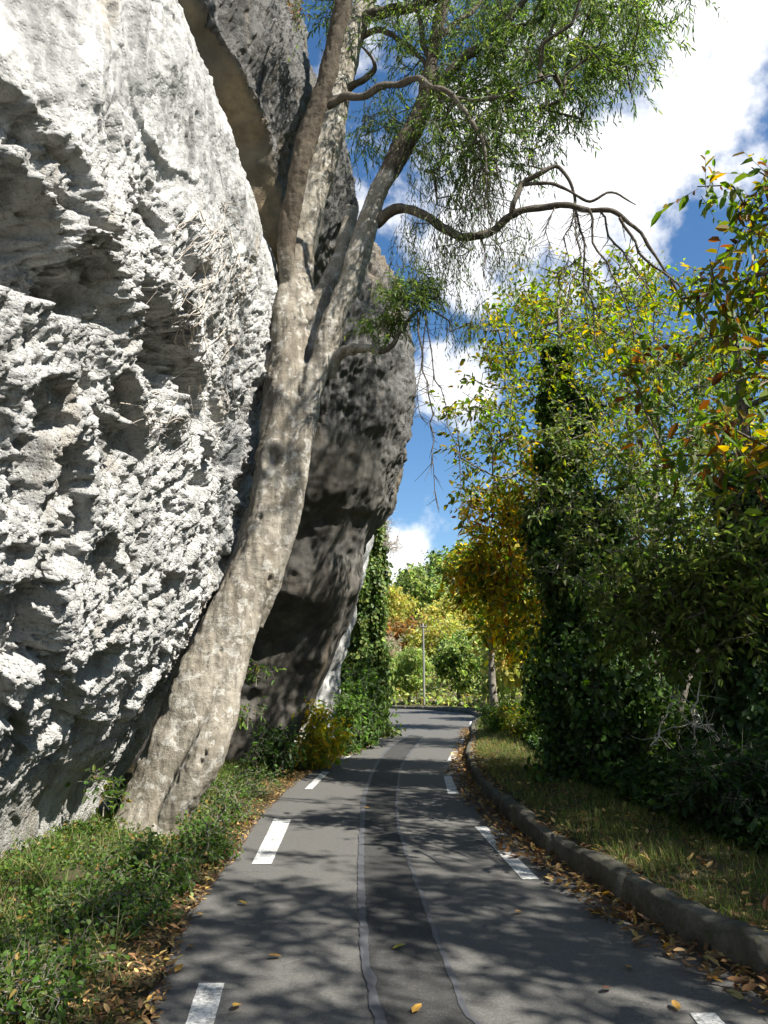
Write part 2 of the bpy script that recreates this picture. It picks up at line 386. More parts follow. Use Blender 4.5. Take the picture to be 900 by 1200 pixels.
def leaf_object(name, pos, axis, nrm, L, W, tints, mat, kind='oval', loc=(0, 0, 0), fold=.25, curl=.15):
    V, F, k = leaf_geo(pos, axis, nrm, L, W, kind, fold, curl)
    return make_mesh(name, V, F, mat, loc, smooth=False, attrs={'tint': np.repeat(tints, k, axis=0)})

def blobs(spec, r):
    out = []
    for (c, rad, n) in spec:
        u = unit(r.normal(size=(n, 3))) * (r.random((n, 1)) ** (1 / 2.4)); out.append(np.array(c) + u * np.array(rad))
    return np.vstack(out)
def grow(trunk_pts, targets, r, step=.35, tip=.006, power=2.3, jitter=.12, arch=.15, trunk_rad=None, skip=0):
    """connect every target to the nearest node of the growing skeleton"""
    TP = np.array(trunk_pts, float); n0 = len(TP); maxn = n0 + len(targets) * 40
    Pn = np.zeros((maxn, 3)); par = np.full(maxn, -1); Pn[:n0] = TP; par[1:n0] = np.arange(n0 - 1); cnt = n0
    d0 = np.min(np.linalg.norm(targets[:, None] - TP[None, skip:], axis=2), axis=1); tips = []
    for ti in np.argsort(d0):
        t = targets[ti]; D = Pn[skip:cnt] - t; dist = np.linalg.norm(D, axis=1) + np.maximum(D[:, 2], 0) * .6
        q = int(np.argmin(dist)) + skip; p0 = Pn[q].copy(); L = np.linalg.norm(t - p0); k = max(1, min(30, int(L / step)))
        prev = q; off = r.normal(0, jitter * min(L, 1.5), 3)
        for s in range(1, k + 1):
            f = s / k; p = p0 + (t - p0) * f + off * math.sin(math.pi * f) + np.array([0, 0, arch * L * math.sin(math.pi * f)]) + (r.normal(0, step * .09, 3) if s < k else 0)
            Pn[cnt] = p; par[cnt] = prev; prev = cnt; cnt += 1
        tips.append(prev)
    Pn, par = Pn[:cnt], par[:cnt]; load = np.zeros(cnt); load[tips] = 1
    for i in range(cnt - 1, n0 - 1, -1): load[par[i]] += load[i]
    for i in range(n0 - 1, 0, -1): load[par[i]] += load[i]
    rad = tip * np.maximum(load, 1) ** (1 / power)
    return Pn, par, rad, n0, np.array(tips)
def twiglets(cent, parent_dir, per, length, r, spread=1.0, droop=.2, leaf_gap=.05, perp=.5):
    """sub twigs at each centre; returns twig segments and leaf positions, axes"""
    n = len(cent) * per; c = np.repeat(cent, per, axis=0); pd = np.repeat(parent_dir, per, axis=0)
    d = unit(pd * (1 - spread * .6) + unit(r.normal(size=(n, 3))) * spread + np.array([0, 0, -droop])); ln = length * (.6 + .8 * r.random(n))
    start = c - pd * length * .3 + r.normal(0, length * .12, (n, 3)); end = start + d * ln[:, None] + np.array([0, 0, -1.0]) * (droop * ln * .35)[:, None]
    k = np.maximum(2, (length / leaf_gap)).astype(int); f = (np.arange(k) + .5) / k
    pos = start[:, None] + (end - start)[:, None] * f[None, :, None]; sd = unit(np.cross(d, unit(r.normal(size=(n, 3)))))
    sgn = np.where(np.arange(k) % 2 == 0, 1, -1)[None, :, None]
    ax = d[:, None] * .7 + sd[:, None] * sgn * perp * 1.6 + r.normal(0, .25, (n, k, 3)) + np.array([0, 0, -droop * .8])
    return start, end, pos.reshape(-1, 3), unit(ax.reshape(-1, 3))
def crown(tips_pos, tips_dir, r, per, length, gap, leafL, leafW, palette, mat, name, loc, kind, spread=1.0, droop=.2, up=.9, keep=1.0, fold=.25, curl=.15, perp=.5, palfn=None):
    s, e, pos, ax = twiglets(tips_pos, tips_dir, per, length, r, spread, droop, gap, perp)
    if keep < 1: m = r.random(len(pos)) < keep; pos, ax = pos[m], ax[m]
    n = len(pos); nr = unit(r.normal(size=(n, 3)) * .55 + np.array([0, 0, up])); L = leafL * (.38 + .95 * r.random(n)); W = leafW * (.75 + .5 * r.random(n)) * L / leafL
    t = pick_tints(n, palette, r)
    if palfn is not None: t = palfn(pos, t, r)
    return leaf_object(name, pos, ax, nr, L, W, t, mat, kind, loc, fold, curl), (s, e)

GREEN = [((.055, .105, .018), 4), ((.075, .135, .022), 3), ((.04, .08, .018), 3), ((.12, .16, .03), 1)]
OLIVE = [((.085, .13, .028), 4), ((.12, .17, .04), 4), ((.055, .09, .022), 2), ((.17, .20, .055), 2)]
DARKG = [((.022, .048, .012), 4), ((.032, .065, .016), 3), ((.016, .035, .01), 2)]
AUTUMN = [((.56, .41, .05), 3.5), ((.44, .40, .05), 4), ((.17, .23, .035), 4), ((.34, .16, .02), 1.3), ((.08, .14, .022), 2), ((.14, .065, .015), .5)]
YELLOWG = [((.19, .22, .03), 4), ((.12, .18, .025), 5), ((.32, .26, .03), 2), ((.08, .14, .022), 3)]

def build_tree(name, label, cat, base, trunk, trad, targets, r, palette, leafL, leafW, per=5, length=.35, gap=.06, kind='oval', mat='leaf', bark='bark_mid',
               group=None, spread=1.0, droop=.2, up=.9, tip=.005, step=.35, keep=1.0, sides=5, skip=2, arch=.12, twig=True, palfn=None, perp=.5, jitter=.12, extra=None, fold=.25):
    root = empty(name, base, label, cat, group)
    t = np.linspace(0, len(trunk) - 1, (len(trunk) - 1) * 4 + 1); TP = cr_matrix(len(trunk), t) @ np.array(trunk, float)
    Pn, par, rad, n0, tips = grow(TP, targets, r, step, tip, skip=skip * 4, arch=arch, jitter=jitter)
    g = Geo(); g.tube(trunk, trad, 12, 5, noise_amp=.12 * trad[0], noise_scale=1.6)
    idx = np.arange(n0, len(Pn)); pr = par[idx]; ra = np.where(pr < n0, np.minimum(rad[pr], rad[idx] * 1.25), rad[pr])
    V, F = segs_mesh(Pn[pr], Pn[idx], ra * 1.02, rad[idx], sides); g.add(V, F)
    td = unit(Pn[tips] - Pn[par[tips]])
    cr, (s, e) = crown(Pn[tips], td, r, per, length, gap, leafL, leafW, palette, M[mat], 'crown', base, kind, spread, droop, up, keep, fold=fold, perp=perp, palfn=palfn)
    if twig:
        V, F = segs_mesh(s, e, np.full(len(s), tip * .6), np.full(len(s), tip * .3), 3); g.add(V, F)
    child(g.build('trunk', M[bark], base), root); child(cr, root)
    return root

# ------------------------------------------------------------------ the road
def poly(pts, n):
    pts = np.array(pts, float); seg = np.concatenate([[0], np.cumsum(np.linalg.norm(np.diff(pts, axis=0), axis=1))])
    t = np.linspace(0, len(pts) - 1, 400); S = cr_matrix(len(pts), t) @ pts
    s = np.concatenate([[0], np.cumsum(np.linalg.norm(np.diff(S, axis=0), axis=1))]); u = np.linspace(0, s[-1], n)
    return np.stack([np.interp(u, s, S[:, k]) for k in range(pts.shape[1])], 1)
def g2(px, py): return G(px, py)[:2]
LEFT = [(-1.0, -8), (-.95, -2), (-1.0, 2), g2(165, 1200), g2(222, 1065), g2(272, 1000), g2(303, 955), g2(348, 915), g2(388, 893), g2(422, 880), g2(450, 861), (.1, 29), (-1.2, 34.5), (-5, 39.5), (-14, 44), (-30, 47)]
RIGHT = [(4.4, -8), (3.3, -2), (2.6, 2), g2(930, 1172), g2(770, 1090), g2(705, 1045), g2(650, 1010), g2(596, 965), g2(556, 920), g2(546, 892), g2(551, 871), (3.2, 29), (4.3, 36), (3.9, 43), (0, 49.5), (-12, 53), (-30, 55)]
NR = 700
LE, RE = poly(LEFT, NR), poly(RIGHT, NR)
# pair the edges: for every left point the matching share of the right one
def strip(name, A, B, z, mat, na=8, jit=None, kind='structure'):
    t = np.linspace(0, 1, na); V = A[:, None] * (1 - t)[None, :, None] + B[:, None] * t[None, :, None]
    V = np.concatenate([V, np.full(V.shape[:2] + (1,), z)], 2).reshape(-1, 3); o = make_mesh(name, V, grid_faces(len(A), na), mat); o['kind'] = kind; return o
le = LE.copy(); edge_n = fbm(np.c_[LE * 3.1, np.zeros(NR)], 4)[:, None]
le[:, 0] += edge_n[:, 0] * .09
# right edge runs under the kerb by 3 cm
road = strip('road', le, RE + np.array([.05, 0]), 0.0, M['asphalt'], 20)

def dist_poly(x, y, Pl):
    """signed lateral x-distance to polyline and nearest distance"""
    A = Pl[:-1]; B = Pl[1:]; out = np.full(x.shape, 1e9); sg = np.zeros(x.shape)
    A = A[::3]; B = Pl[3::3][:len(A)]; A = A[:len(B)]
    q = np.stack([x, y], 1)
    for i in range(0, len(q), 20000):
        qq = q[i:i + 20000][:, None]; d = B - A; t = np.clip(((qq - A) * d).sum(2) / (d * d).sum(1), 0, 1); c = A + d * t[..., None]
        r_ = qq - c; dd = np.sqrt((r_ ** 2).sum(2)); k = np.argmin(dd, 1); m = np.arange(len(k)); out[i:i + 20000] = dd[m, k]
        cr = d[k, 0] * r_[m, k, 1] - d[k, 1] * r_[m, k, 0]; sg[i:i + 20000] = np.where(cr > 0, 1, -1)   # +1 = left of the travel direction
    return out, sg
KH = .20
def ground_z(x, y):
    x = np.atleast_1d(np.asarray(x, float)); y = np.atleast_1d(np.asarray(y, float))
    dl, sl_ = dist_poly(x, y, LE); dr, sr = dist_poly(x, y, RE)
    left = (sl_ > 0); right = (sr < 0)
    z = np.full(x.shape, -.06)
    zl = -.03 + .12 * sstep(0.02, 1.4, dl) + 2.5 * sstep(6, 30, dl)
    zr = KH - .03 + .06 * sstep(.2, 1.0, dr) - .35 * sstep(1.2, 3.0, dr) - 3.0 * sstep(3.5, 16, dr) + 1.0 * sstep(16, 40, dr)
    zr = np.where(dr < .10, -.06, zr)
    z = np.where(left & (sr > 0), zl, z); z = np.where(right, zr, z)
    hill = sstep(56, 170, y + .12 * x) * (11 + 9 * sstep(-30, 60, x)) + sstep(120, 380, y) * 10 + sstep(60, 220, -x) * 30 + sstep(45, 220, x) * 34
    far = sstep(40, 60, y)
    z = np.where(right, z * (1 - far) + far * (.1), z)
    return z + hill + fbm(np.stack([x * .05, y * .05, x * 0], 1), 3) * 3.0 * sstep(55, 110, np.hypot(x, y)) + fbm(np.stack([x * 1.7, y * 1.7, x * 0], 1), 3) * .05 * ((left & (dl > .25)) | (right & (dr > .3)))
def spaced(a, b, s): return np.arange(a, b, s)
gx = np.concatenate([-np.geomspace(600, 7, 40), spaced(-6.8, -3, .25), spaced(-3, 5, .07), spaced(5, 9, .25), np.geomspace(9.3, 600, 40)])
gy = np.concatenate([-np.geomspace(200, 4, 14), spaced(-3.5, 2, .4), spaced(2, 26, .09), spaced(26, 62, .35), np.geomspace(62.5, 900, 60)])
GX, GY = np.meshgrid(gx, gy, indexing='ij'); gz = ground_z(GX.ravel(), GY.ravel())
tag(make_mesh('ground', np.stack([GX.ravel(), GY.ravel(), gz], 1), grid_faces(len(gx), len(gy)), M['soil']), kind='structure')
def gzp(x, y): return float(ground_z(x, y)[0])

# darker relaid strip with sealed joints
sl_pts = np.array([g2(447, 1230), g2(440, 1180), g2(428, 1120), g2(423, 1040), g2(424, 980), g2(428, 930), g2(442, 895), g2(458, 876), g2(480, 861)])
sr_pts = np.array([g2(572, 1230), g2(548, 1190), g2(520, 1120), g2(494, 1050), g2(476, 1000), g2(465, 950), g2(470, 900), g2(482, 880), g2(497, 863)])
sl_pts = np.vstack([[-.02, -3], [-.01, 1.5], sl_pts]); sr_pts = np.vstack([[.55, -3], [.5, 1.5], sr_pts])
SLp, SRp = poly(sl_pts, 500), poly(sr_pts, 500)
jl = fbm(np.c_[SLp * 4, np.zeros(500)], 4) * .012; jr = fbm(np.c_[SRp * 4, np.ones(500)], 4) * .02
SLp[:, 0] += jl; SRp[:, 0] += jr
strip('asphalt_patch', SLp, SRp, .004, M['patch'], 6)
def joint(C, w, seed, name='joint_sealing'):
    n = len(C); a = fbm(np.c_[C * 5, np.full(n, seed)], 5, .7); b = fbm(np.c_[C * 4, np.full(n, seed + 9)], 5, .7)
    A = C.copy(); B = C.copy(); A[:, 0] -= w * (1 + a * 1.1); B[:, 0] += w * (1 + b * 1.0); strip(name, A, B, .008, M['seal'], 3)
joint(SLp, .028, 1.0); joint(SRp, .016, 2.0)
# smeared thin tar streaks right of the joint
for k in range(7):
    p = g2(480 + rng.uniform(0, 12), rng.uniform(890, 1010)); q = p + np.array([.25 + rng.random() * .35, -.5 - rng.random() * .4])
    C = poly([p, (p + q) / 2 + [.04, .02], q], 30); A = C.copy(); B = C.copy(); w = .012 * np.sin(np.linspace(0, math.pi, 30)) + .001; A[:, 0] -= w; B[:, 0] += w
    strip('tar_streak', A, B, .0075 + .0004 * k, M['seal'], 2)
# dashed edge lines
def quad_mark(c):
    c = [np.array(G(*p, 0)) for p in c]; n, m = 26, 8
    u = np.linspace(0, 1, n)[:, None, None]; v = np.linspace(0, 1, m)[None, :, None]
    V = c[0] * (1 - u) * (1 - v) + c[1] * (1 - u) * v + c[2] * u * v + c[3] * u * (1 - v); V = V.reshape(-1, 3)
    V[:, :2] += .004 * fbm(V * 22, 2)[:, None]; V[:, 2] = .005; tag(make_mesh('edge_line_dash', V, grid_faces(n, m), M['paint']), kind='structure')
for c in [((233, 1153), (263, 1153), (240, 1240), (205, 1240)), ((321, 960), (341, 961), (318, 1013), (295, 1013)), ((378, 904), (386, 905), (366, 925), (357, 925)),
          ((413, 882), (420, 882), (404, 890), (396, 889)), ((446, 864), (450, 864), (437, 871), (431, 871)), ((456, 850), (460, 850), (457, 856), (452, 856)),
          ((556, 969), (570, 969), (632, 1031), (612, 1031)), ((520, 910), (529, 910), (538, 931), (525, 931)), ((530, 881), (537, 880), (534, 891), (524, 892)),
          ((542, 864), (547, 864), (543, 872), (537, 872)), ((549, 853), (552, 853), (549, 858), (545, 858)), ((808, 1188), (838, 1188), (890, 1245), (850, 1245)),
          ((551, 845), (553, 845), (553, 849), (550, 849))]:
    quad_mark(c)
# kerb: a raised rough stone edge along the right side
kp = RE[::1]; tkn = unit(np.gradient(kp, axis=0)); nk = np.stack([tkn[:, 1], -tkn[:, 0]], 1)
prof = [(0, -.08), (.0, .0), (.008, .07), (.016, .14), (.03, .185), (.06, .203), (.10, .208), (.15, .2), (.175, .185), (.18, .1), (.18, -.08)]
prof = np.array(prof); pi = np.linspace(0, len(prof) - 1, 40); prof = np.stack([np.interp(pi, np.arange(len(prof)), prof[:, k]) for k in (0, 1)], 1)
ku = np.linspace(0, NR - 1, 3200); kc = np.stack([np.interp(ku, np.arange(NR), kp[:, k]) for k in (0, 1)], 1); kn = np.stack([np.interp(ku, np.arange(NR), nk[:, k]) for k in (0, 1)], 1)
KV = np.concatenate([kc[:, None] + kn[:, None] * prof[None, :, :1], np.broadcast_to(prof[None, :, 1:], (len(kc), len(prof), 1))], 2)
q = KV.reshape(-1, 3); nse = fbm(q * 3.2, 5, .6) * .035 + fbm(q * 14, 3) * .01
arc = np.concatenate([[0], np.cumsum(np.linalg.norm(np.diff(kc, axis=0), axis=1))]); jd = np.abs((arc + .8) % 1.6 - .8); stone = ((arc + .8) // 1.6).astype(int); ro = np.random.default_rng(9).normal(0, .018, (stone.max() + 1, 2)); groove = np.repeat(.07 * np.exp(-(jd / .035) ** 2), len(prof)); so_ = np.repeat(ro[stone], len(prof), axis=0)
nx = np.repeat(kn, len(prof), axis=0); wgt = np.tile(np.clip(prof[:, 1] / .1, 0, 1), len(kc))
q[:, :2] += nx * (nse + groove + so_[:, 0])[:, None] * wgt[:, None]; q[:, 2] += (nse * .9 - groove + so_[:, 1] - .012) * wgt
tag(make_mesh('kerb', q, grid_faces(len(kc), len(prof)), M['kerb']), kind='structure')

#==ROCKS==
# ------------------------------------------------------------------ the rock face: four masses of limestone
def pix_dents(S, dents, V, Nn, scale=1.0):
    out = np.zeros(len(V)); px, py = proj(V)
    for (cx, cy, ra, rb, A, tilt) in dents:
        ok = V[:, 1] > .5; d = np.where(ok, np.hypot(px - cx, py - cy), 1e9); c = V[int(np.argmin(d))]; D = V - c
        ph = math.radians(tilt); a = D[:, 1] * math.cos(ph) + D[:, 2] * math.sin(ph); b = -D[:, 1] * math.sin(ph) + D[:, 2] * math.cos(ph)
        m = (np.abs(a) < ra * 2) & (np.abs(b) < rb * 2)
        if not m.any(): continue
        rr = np.sqrt((a[m] / ra) ** 2 + (b[m] / rb) ** 2) + fbm(V[m] * 2.6 + cx, 5, .65) * .8
        out[m] -= A * 1.15 * (1 - sstep(.55, .95, rr))
    return out

# near mass: profile (x,z) from foot to top, at several distances
prof1 = [(-4.0, -.4), (-3.4, .0), (-3.25, .5), (-2.85, 1.15), (-2.4, 1.8), (-2.08, 2.6), (-1.88, 3.5), (-1.78, 4.4), (-1.70, 5.2), (-1.62, 6.2), (-1.60, 7.2), (-1.85, 8.0), (-2.45, 9.2), (-3.1, 10.8), (-3.75, 12.4), (-4.6, 14.2), (-7, 16), (-12, 16.5), (-14, 8), (-14, -1)]
rows = []
for (Y, dx, pinch) in [(-8, -3.2, 1), (-2, -2.2, 1), (1.5, -1.6, 1), (3.2, -1.15, 1), (4.8, -.50, 1), (6.2, -.25, 1), (7.6, -.10, 1), (8.9, -.04, 1), (9.9, 0, 1), (10.5, -.35, 1), (10.8, -1.3, 1), (11.2, -4, 1)]:
    rows.append([(x + (dx if Y < 2 or Y > 10 else dx * min(1.0, max(0.0, z / 2.4))) * (1.0 if z < 7 else 1 - .35 * min(1, (z - 7) / 5)), Y + .12 * math.sin(z), z) for x, z in prof1])
S, Nn, tu, tv = loft(rows, [4, 6, 14, 60, 105, 110, 110, 105, 85, 60, 40, 10], [] or [8, 34, 42, 46, 50, 50, 50, 50, 50, 56, 56, 52, 70, 80, 80, 60, 20, 8, 4]) if False else loft(rows, [4, 6, 16, 80, 125, 115, 110, 100, 70, 40, 12], [8, 40, 46, 50, 55, 55, 58, 56, 56, 64, 62, 56, 80, 96, 80, 50, 14, 6, 4])
V = S.reshape(-1, 3); Nf = Nn.reshape(-1, 3)
if Nf[:, 0].mean() < 0: Nf = -Nf
zz = V[:, 2]; roughm = 1 - sstep(5.3, 6.6, zz + .35 * fbm(V * .8, 2) - .25 * (V[:, 1] - 7)) * .88
# rotated coordinates: fluting runs down and towards the viewer
ca, sa = math.cos(.6), math.sin(.6)
Q = np.stack([V[:, 0], V[:, 1] * ca - V[:, 2] * sa, V[:, 1] * sa + V[:, 2] * ca], 1)
warp = V + .25 * np.stack([pnoise(V * 1.3), pnoise(V * 1.3 + 9), pnoise(V * 1.3 + 31)], 1)
d = fbm(V * .55, 3) * .30
d += roughm * (fbm(warp * np.array([1.2, 1.2, 1.2]), 3, .5, mode='billow') * -.13)
d += roughm * fbm(Q * np.array([2.6, 4.0, 1.4]), 4, .6) * .10
lumps = fbm(Q * np.array([6.0, 9.5, 3.2]) + 3, 4, .62, mode='billow')
d += roughm * lumps * .055
d += roughm * (fbm(Q * np.array([15, 23, 7]), 3, .7, mode='ridge') * .034 + fbm(V * 31, 2, .7) * .020)
pk = pnoise(V * 13 + 5); d -= roughm * sstep(.18, .34, pk) * .035
Q2 = np.stack([V[:, 0], V[:, 1] * math.cos(-.35) - V[:, 2] * math.sin(-.35), (V[:, 1] * math.sin(-.35) + V[:, 2] * math.cos(-.35)) * .18], 1)
d += (1 - roughm) * (fbm(Q2 * 3.4, 4, .6, mode='ridge') * .11 + fbm(V * 14, 3, .6) * .014)
# scattered sharp-lipped pockets
pk = pnoise(warp * 2.4 + 51); d -= roughm * sstep(.26, .36, pk) * .15
pk = pnoise(warp * 5.5 + 77); d -= roughm * sstep(.26, .40, pk) * .05
dents1 = [(40, 290, .75, .42, .40, -25), (110, 345, .5, .33, .28, -20), (190, 400, .8, .5, .42, -10), (235, 470, .5, .4, .25, -20), (75, 205, .28, .35, .15, 60), (0, 130, .35, .3, .18, 0),
          (215, 620, .42, .36, .30, 10), (255, 540, .35, .25, .16, 30), (20, 730, .40, .45, .30, 20), (75, 640, .3, .22, .16, 20), (90, 560, .28, .3, .14, 50), (185, 690, .35, .2, .18, 35), (110, 780, .4, .2, .2, 30),
          (155, 820, .4, .18, .18, 30), (50, 850, .4, .22, .2, 20), (60, 470, .35, .2, .13, 30), (150, 470, .35, .2, .14, 0), (30, 560, .2, .3, .12, 0)]
d += pix_dents(S, dents1, V, Nf)
d *= 1 - .75 * sstep(1.6, .2, zz)
d += .06 * sstep(6.8, 5.8, np.abs(zz - 0)) * 0
V1 = V + Nf * d[:, None]
stain = sstep(1.6, .7, zz) * .45
tag(make_mesh('limestone_boulder', V1, grid_faces(len(tu), len(tv)), M['rock'], (-3.1, 7, 0), attrs={'stain': stain, 'rough': roughm}),
    'nearest sunlit pale limestone face, heavily pitted, left of the leaning trunk', 'rock')
ROCK1 = (V1.reshape(len(tu), len(tv), 3), Nn if (Nn[..., 0].mean() > 0) else -Nn)

# middle mass: leaning boulder over the road
lev = [(-.5, -2.5, 16.2), (0, -2.3, 15.8), (1.3, -1.45, 15.2), (2.4, -.95, 14.6), (3.4, -.5, 13.9), (4.4, -.38, 13.2), (5.1, -.02, 12.7), (6.0, .36, 12.3), (7.1, .58, 12.1), (8.0, .66, 12.1), (9.2, .50, 12.4), (10.2, .30, 12.9), (11.0, -.2, 13.6), (11.8, -1.2, 14.6), (12.3, -3.4, 15.6)]
rows = []
angs = [-200, -178, -155, -135, -118, -100, -82, -66, -50, -34, -18, -2, 16, 40, 75, 110]
for a in angs:
    r_ = []
    for (z, xm, ym) in lev:
        cx, cy = -5.0, 15.6; rx = xm - cx; ry = max(.4, cy - ym) if math.sin(math.radians(a)) < 0 else 3.5
        if z > 11.5: rx = xm - cx
        e = 2 / 2.5; c_, s_ = math.cos(math.radians(a)), math.sin(math.radians(a))
        r_.append((cx + rx * math.copysign(abs(c_) ** e, c_), cy + (ry if ry > .5 or s_ > 0 else ry) * math.copysign(abs(s_) ** e, s_), z))
    rows.append(r_)
S, Nn, tu, tv = loft(rows, [6, 10, 20, 40, 46, 50, 50, 46, 46, 46, 46, 40, 20, 8, 4], [8, 28, 26, 26, 28, 24, 30, 34, 34, 34, 30, 26, 20, 12])
V = S.reshape(-1, 3); Nf = Nn.reshape(-1, 3)
if (Nf * (V - np.array([-5, 15.6, 6]))).sum(1).mean() < 0: Nf = -Nf
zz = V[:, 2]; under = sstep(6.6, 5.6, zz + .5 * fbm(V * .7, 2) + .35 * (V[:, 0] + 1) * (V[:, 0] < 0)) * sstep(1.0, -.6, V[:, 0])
Qv = V * np.array([6.0, 6.0, .5])
d = fbm(V * .5, 3) * .35 + (1 - .7 * under) * fbm(V * 1.4 + 5, 3, mode='billow') * -.16
d += (1 - under) * (fbm(Qv, 4, .6, mode='ridge') * .13 + fbm(V * 8, 4, .65) * .05)
d += under * (fbm(V * np.array([1, 1, 1.6]) * 1.3, 3) * .09)
d *= 1 - .0 * zz
V2 = V + Nf * d[:, None]
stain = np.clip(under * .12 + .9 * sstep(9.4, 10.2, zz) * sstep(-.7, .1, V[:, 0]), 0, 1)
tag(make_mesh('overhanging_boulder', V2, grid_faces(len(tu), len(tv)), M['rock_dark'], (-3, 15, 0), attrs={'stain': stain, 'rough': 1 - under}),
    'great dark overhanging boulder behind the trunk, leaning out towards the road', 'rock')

# upper slab resting over the two
Ecol = [P(352, 345, 12.2), P(346, 292, 11.3), P(322, 190, 10.4), P(305, 130, 9.8), P(268, 60, 9.0), P(236, 0, 8.4), P(200, -90, 7.7), P(165, -200, 7.2)]
Rcol = [P(400, 330, 14.4), P(414, 262, 13.6), P(402, 180, 13.0), P(366, 95, 12.4), P(352, 55, 12.1), P(340, 0, 11.9), P(320, -90, 11.4), P(285, -220, 11.0)]
Mcol = [a * .45 + b * .55 + np.array([.25, -.25, 0]) for a, b in zip(Ecol, Rcol)]
E1 = [a + np.array([-.35, -.12, -.1]) for a in Ecol]; E2 = [a + np.array([.12, .45, .1]) for a in Ecol]
L1 = [a + np.array([-1.6, -.3, -.3]) for a in Ecol]; L2 = [a + np.array([-5, -.9, -.8]) for a in Ecol]; L3 = [a + np.array([-8, 3, 0]) for a in Ecol]
B1 = [b + np.array([-.4, 2.2, .3]) for b in Rcol]; B2 = [b + np.array([-4, 6, .6]) for b in Rcol]
colsC = [L3, L2, L1, E1, Ecol, E2, Mcol, Rcol, B1, B2]
def closetop(c):
    c = list(c); t = c[-1]; return c + [t + np.array([-1.5, 1.5, .8]), t + np.array([-4, 4, 1.2])]
colsC = [closetop(c) for c in colsC]
S, Nn, tu, tv = loft(colsC, [4, 20, 50, 24, 24, 60, 60, 20, 6], [20, 60, 40, 50, 45, 45, 30, 10, 4])
V = S.reshape(-1, 3); Nf = Nn.reshape(-1, 3)
if Nf[:, 1].mean() > 0: Nf = -Nf
uu = np.repeat(tu, len(tv)); side = sstep(3.4, 4.6, uu + fbm(V * 1.1, 3) * .6)
d = fbm(V * .6, 3) * .25 + side * (fbm(V * np.array([4.5, 4.5, 1.3]), 4, .6, mode='ridge') * .16 + fbm(V * 9, 3) * .04) + (1 - side) * fbm(V * 1.3, 3) * .10
V3 = V + Nf * d[:, None]
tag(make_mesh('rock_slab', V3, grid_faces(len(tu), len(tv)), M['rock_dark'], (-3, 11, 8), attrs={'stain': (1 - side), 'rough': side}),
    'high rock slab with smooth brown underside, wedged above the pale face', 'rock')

# far pale rock
rows = []
for a in range(-200, 120, 20):
    c_, s_ = math.cos(math.radians(a)), math.sin(math.radians(a)); r_ = []
    for (z, xm) in [(-.4, -1.5), (0, -1.45), (1.2, -1.35), (2.4, -1.0), (3.6, -.72), (5, -.5), (6.5, -.45), (8, -.9), (9, -2), (9.6, -3.6)]:
        r_.append((-5 + (xm + 5) * math.copysign(abs(c_) ** .8, c_), 21.8 + 2.0 * math.copysign(abs(s_) ** .8, s_), z))
    rows.append(r_)
S, Nn, tu, tv = loft(rows, [12] * 15, [6, 14, 14, 14, 16, 16, 14, 12, 10])
V = S.reshape(-1, 3); Nf = Nn.reshape(-1, 3)
if (Nf * (V - np.array([-5, 21.8, 4]))).sum(1).mean() < 0: Nf = -Nf
V4 = V + Nf * (fbm(V * .8, 4) * .35 + fbm(V * np.array([4, 4, 1]), 3, mode='ridge') * .08)[:, None]
tag(make_mesh('rock_outcrop', V4, grid_faces(len(tu), len(tv)), M['rock'], (-3, 21.8, 0), attrs={'stain': np.zeros(len(V)), 'rough': np.ones(len(V))}),
    'small bright white slice of rock between the dark boulder and the ivy column', 'rock')

#==BIGTREE==
# ------------------------------------------------------------------ the big leaning tree
BT = np.array([-2.35, 8.9, 0.0])
g = Geo(); bough_geo = Geo()
def limb(pts, rad, sides=20, sub=6, amp=.10, G_=g, seed=0): G_.tube([P(*p) if len(p) == 3 and p[1] > 40 or True else p for p in pts], rad, sides, sub, noise_amp=amp * max(rad), noise_scale=3.0, seed=seed)
limb([(160, 1035, 8.7), (171, 1000, 8.75), (188, 940, 8.85), (214, 872, 8.95), (240, 800, 9.05), (272, 725, 9.15), (305, 650, 9.25), (318, 580, 9.35), (330, 500, 9.45), (338, 430, 9.55), (342, 370, 9.62), (345, 325, 9.7)],
     [.50, .44, .36, .36, .355, .31, .265, .255, .27, .28, .27, .22], 28, amp=.16)
limb([(178, 1010, 8.7), (206, 945, 8.6), (244, 882, 8.65), (266, 810, 8.9), (294, 720, 9.1)], [.18, .19, .21, .17, .14], 16)      # root buttress at the right
limb([(140, 1015, 8.6), (168, 950, 8.75), (198, 870, 8.95), (228, 790, 9.15), (257, 720, 9.3), (281, 655, 9.45), (294, 595, 9.5)], [.28, .24, .22, .20, .17, .14, .06], 16)
limb([(300, 735, 9.35), (316, 680, 9.3), (336, 610, 9.27), (352, 520, 9.35), (366, 450, 9.4), (378, 420, 9.4), (391, 378, 9.4), (412, 325, 9.4), (428, 272, 9.4), (441, 232, 9.4), (457, 198, 9.4), (466, 183, 9.4)],
     [.10, .14, .16, .165, .16, .165, .16, .155, .145, .14, .135, .10], 16, amp=.1)
limb([(436, 240, 9.4), (441, 232, 9.4), (457, 198, 9.4), (480, 160, 9.4), (498, 120, 9.4), (506, 72, 9.4), (514, 28, 9.4), (524, -20, 9.3), (540, -90, 9.2), (560, -180, 9.1)],
     [.11, .128, .138, .132, .125, .11, .10, .09, .07, .05], 16, amp=.12, G_=g)
limb([(345, 360, 9.6), (337, 318, 9.5), (337, 280, 9.4), (344, 235, 9.3), (352, 195, 9.2), (366, 145, 9.1), (380, 100, 9.0), (392, 50, 8.9), (402, 0, 8.8), (410, -60, 8.8), (425, -140, 8.8)], [.08, .13, .135, .13, .13, .125, .13, .12, .11, .10, .08], 14, amp=.08, G_=g)
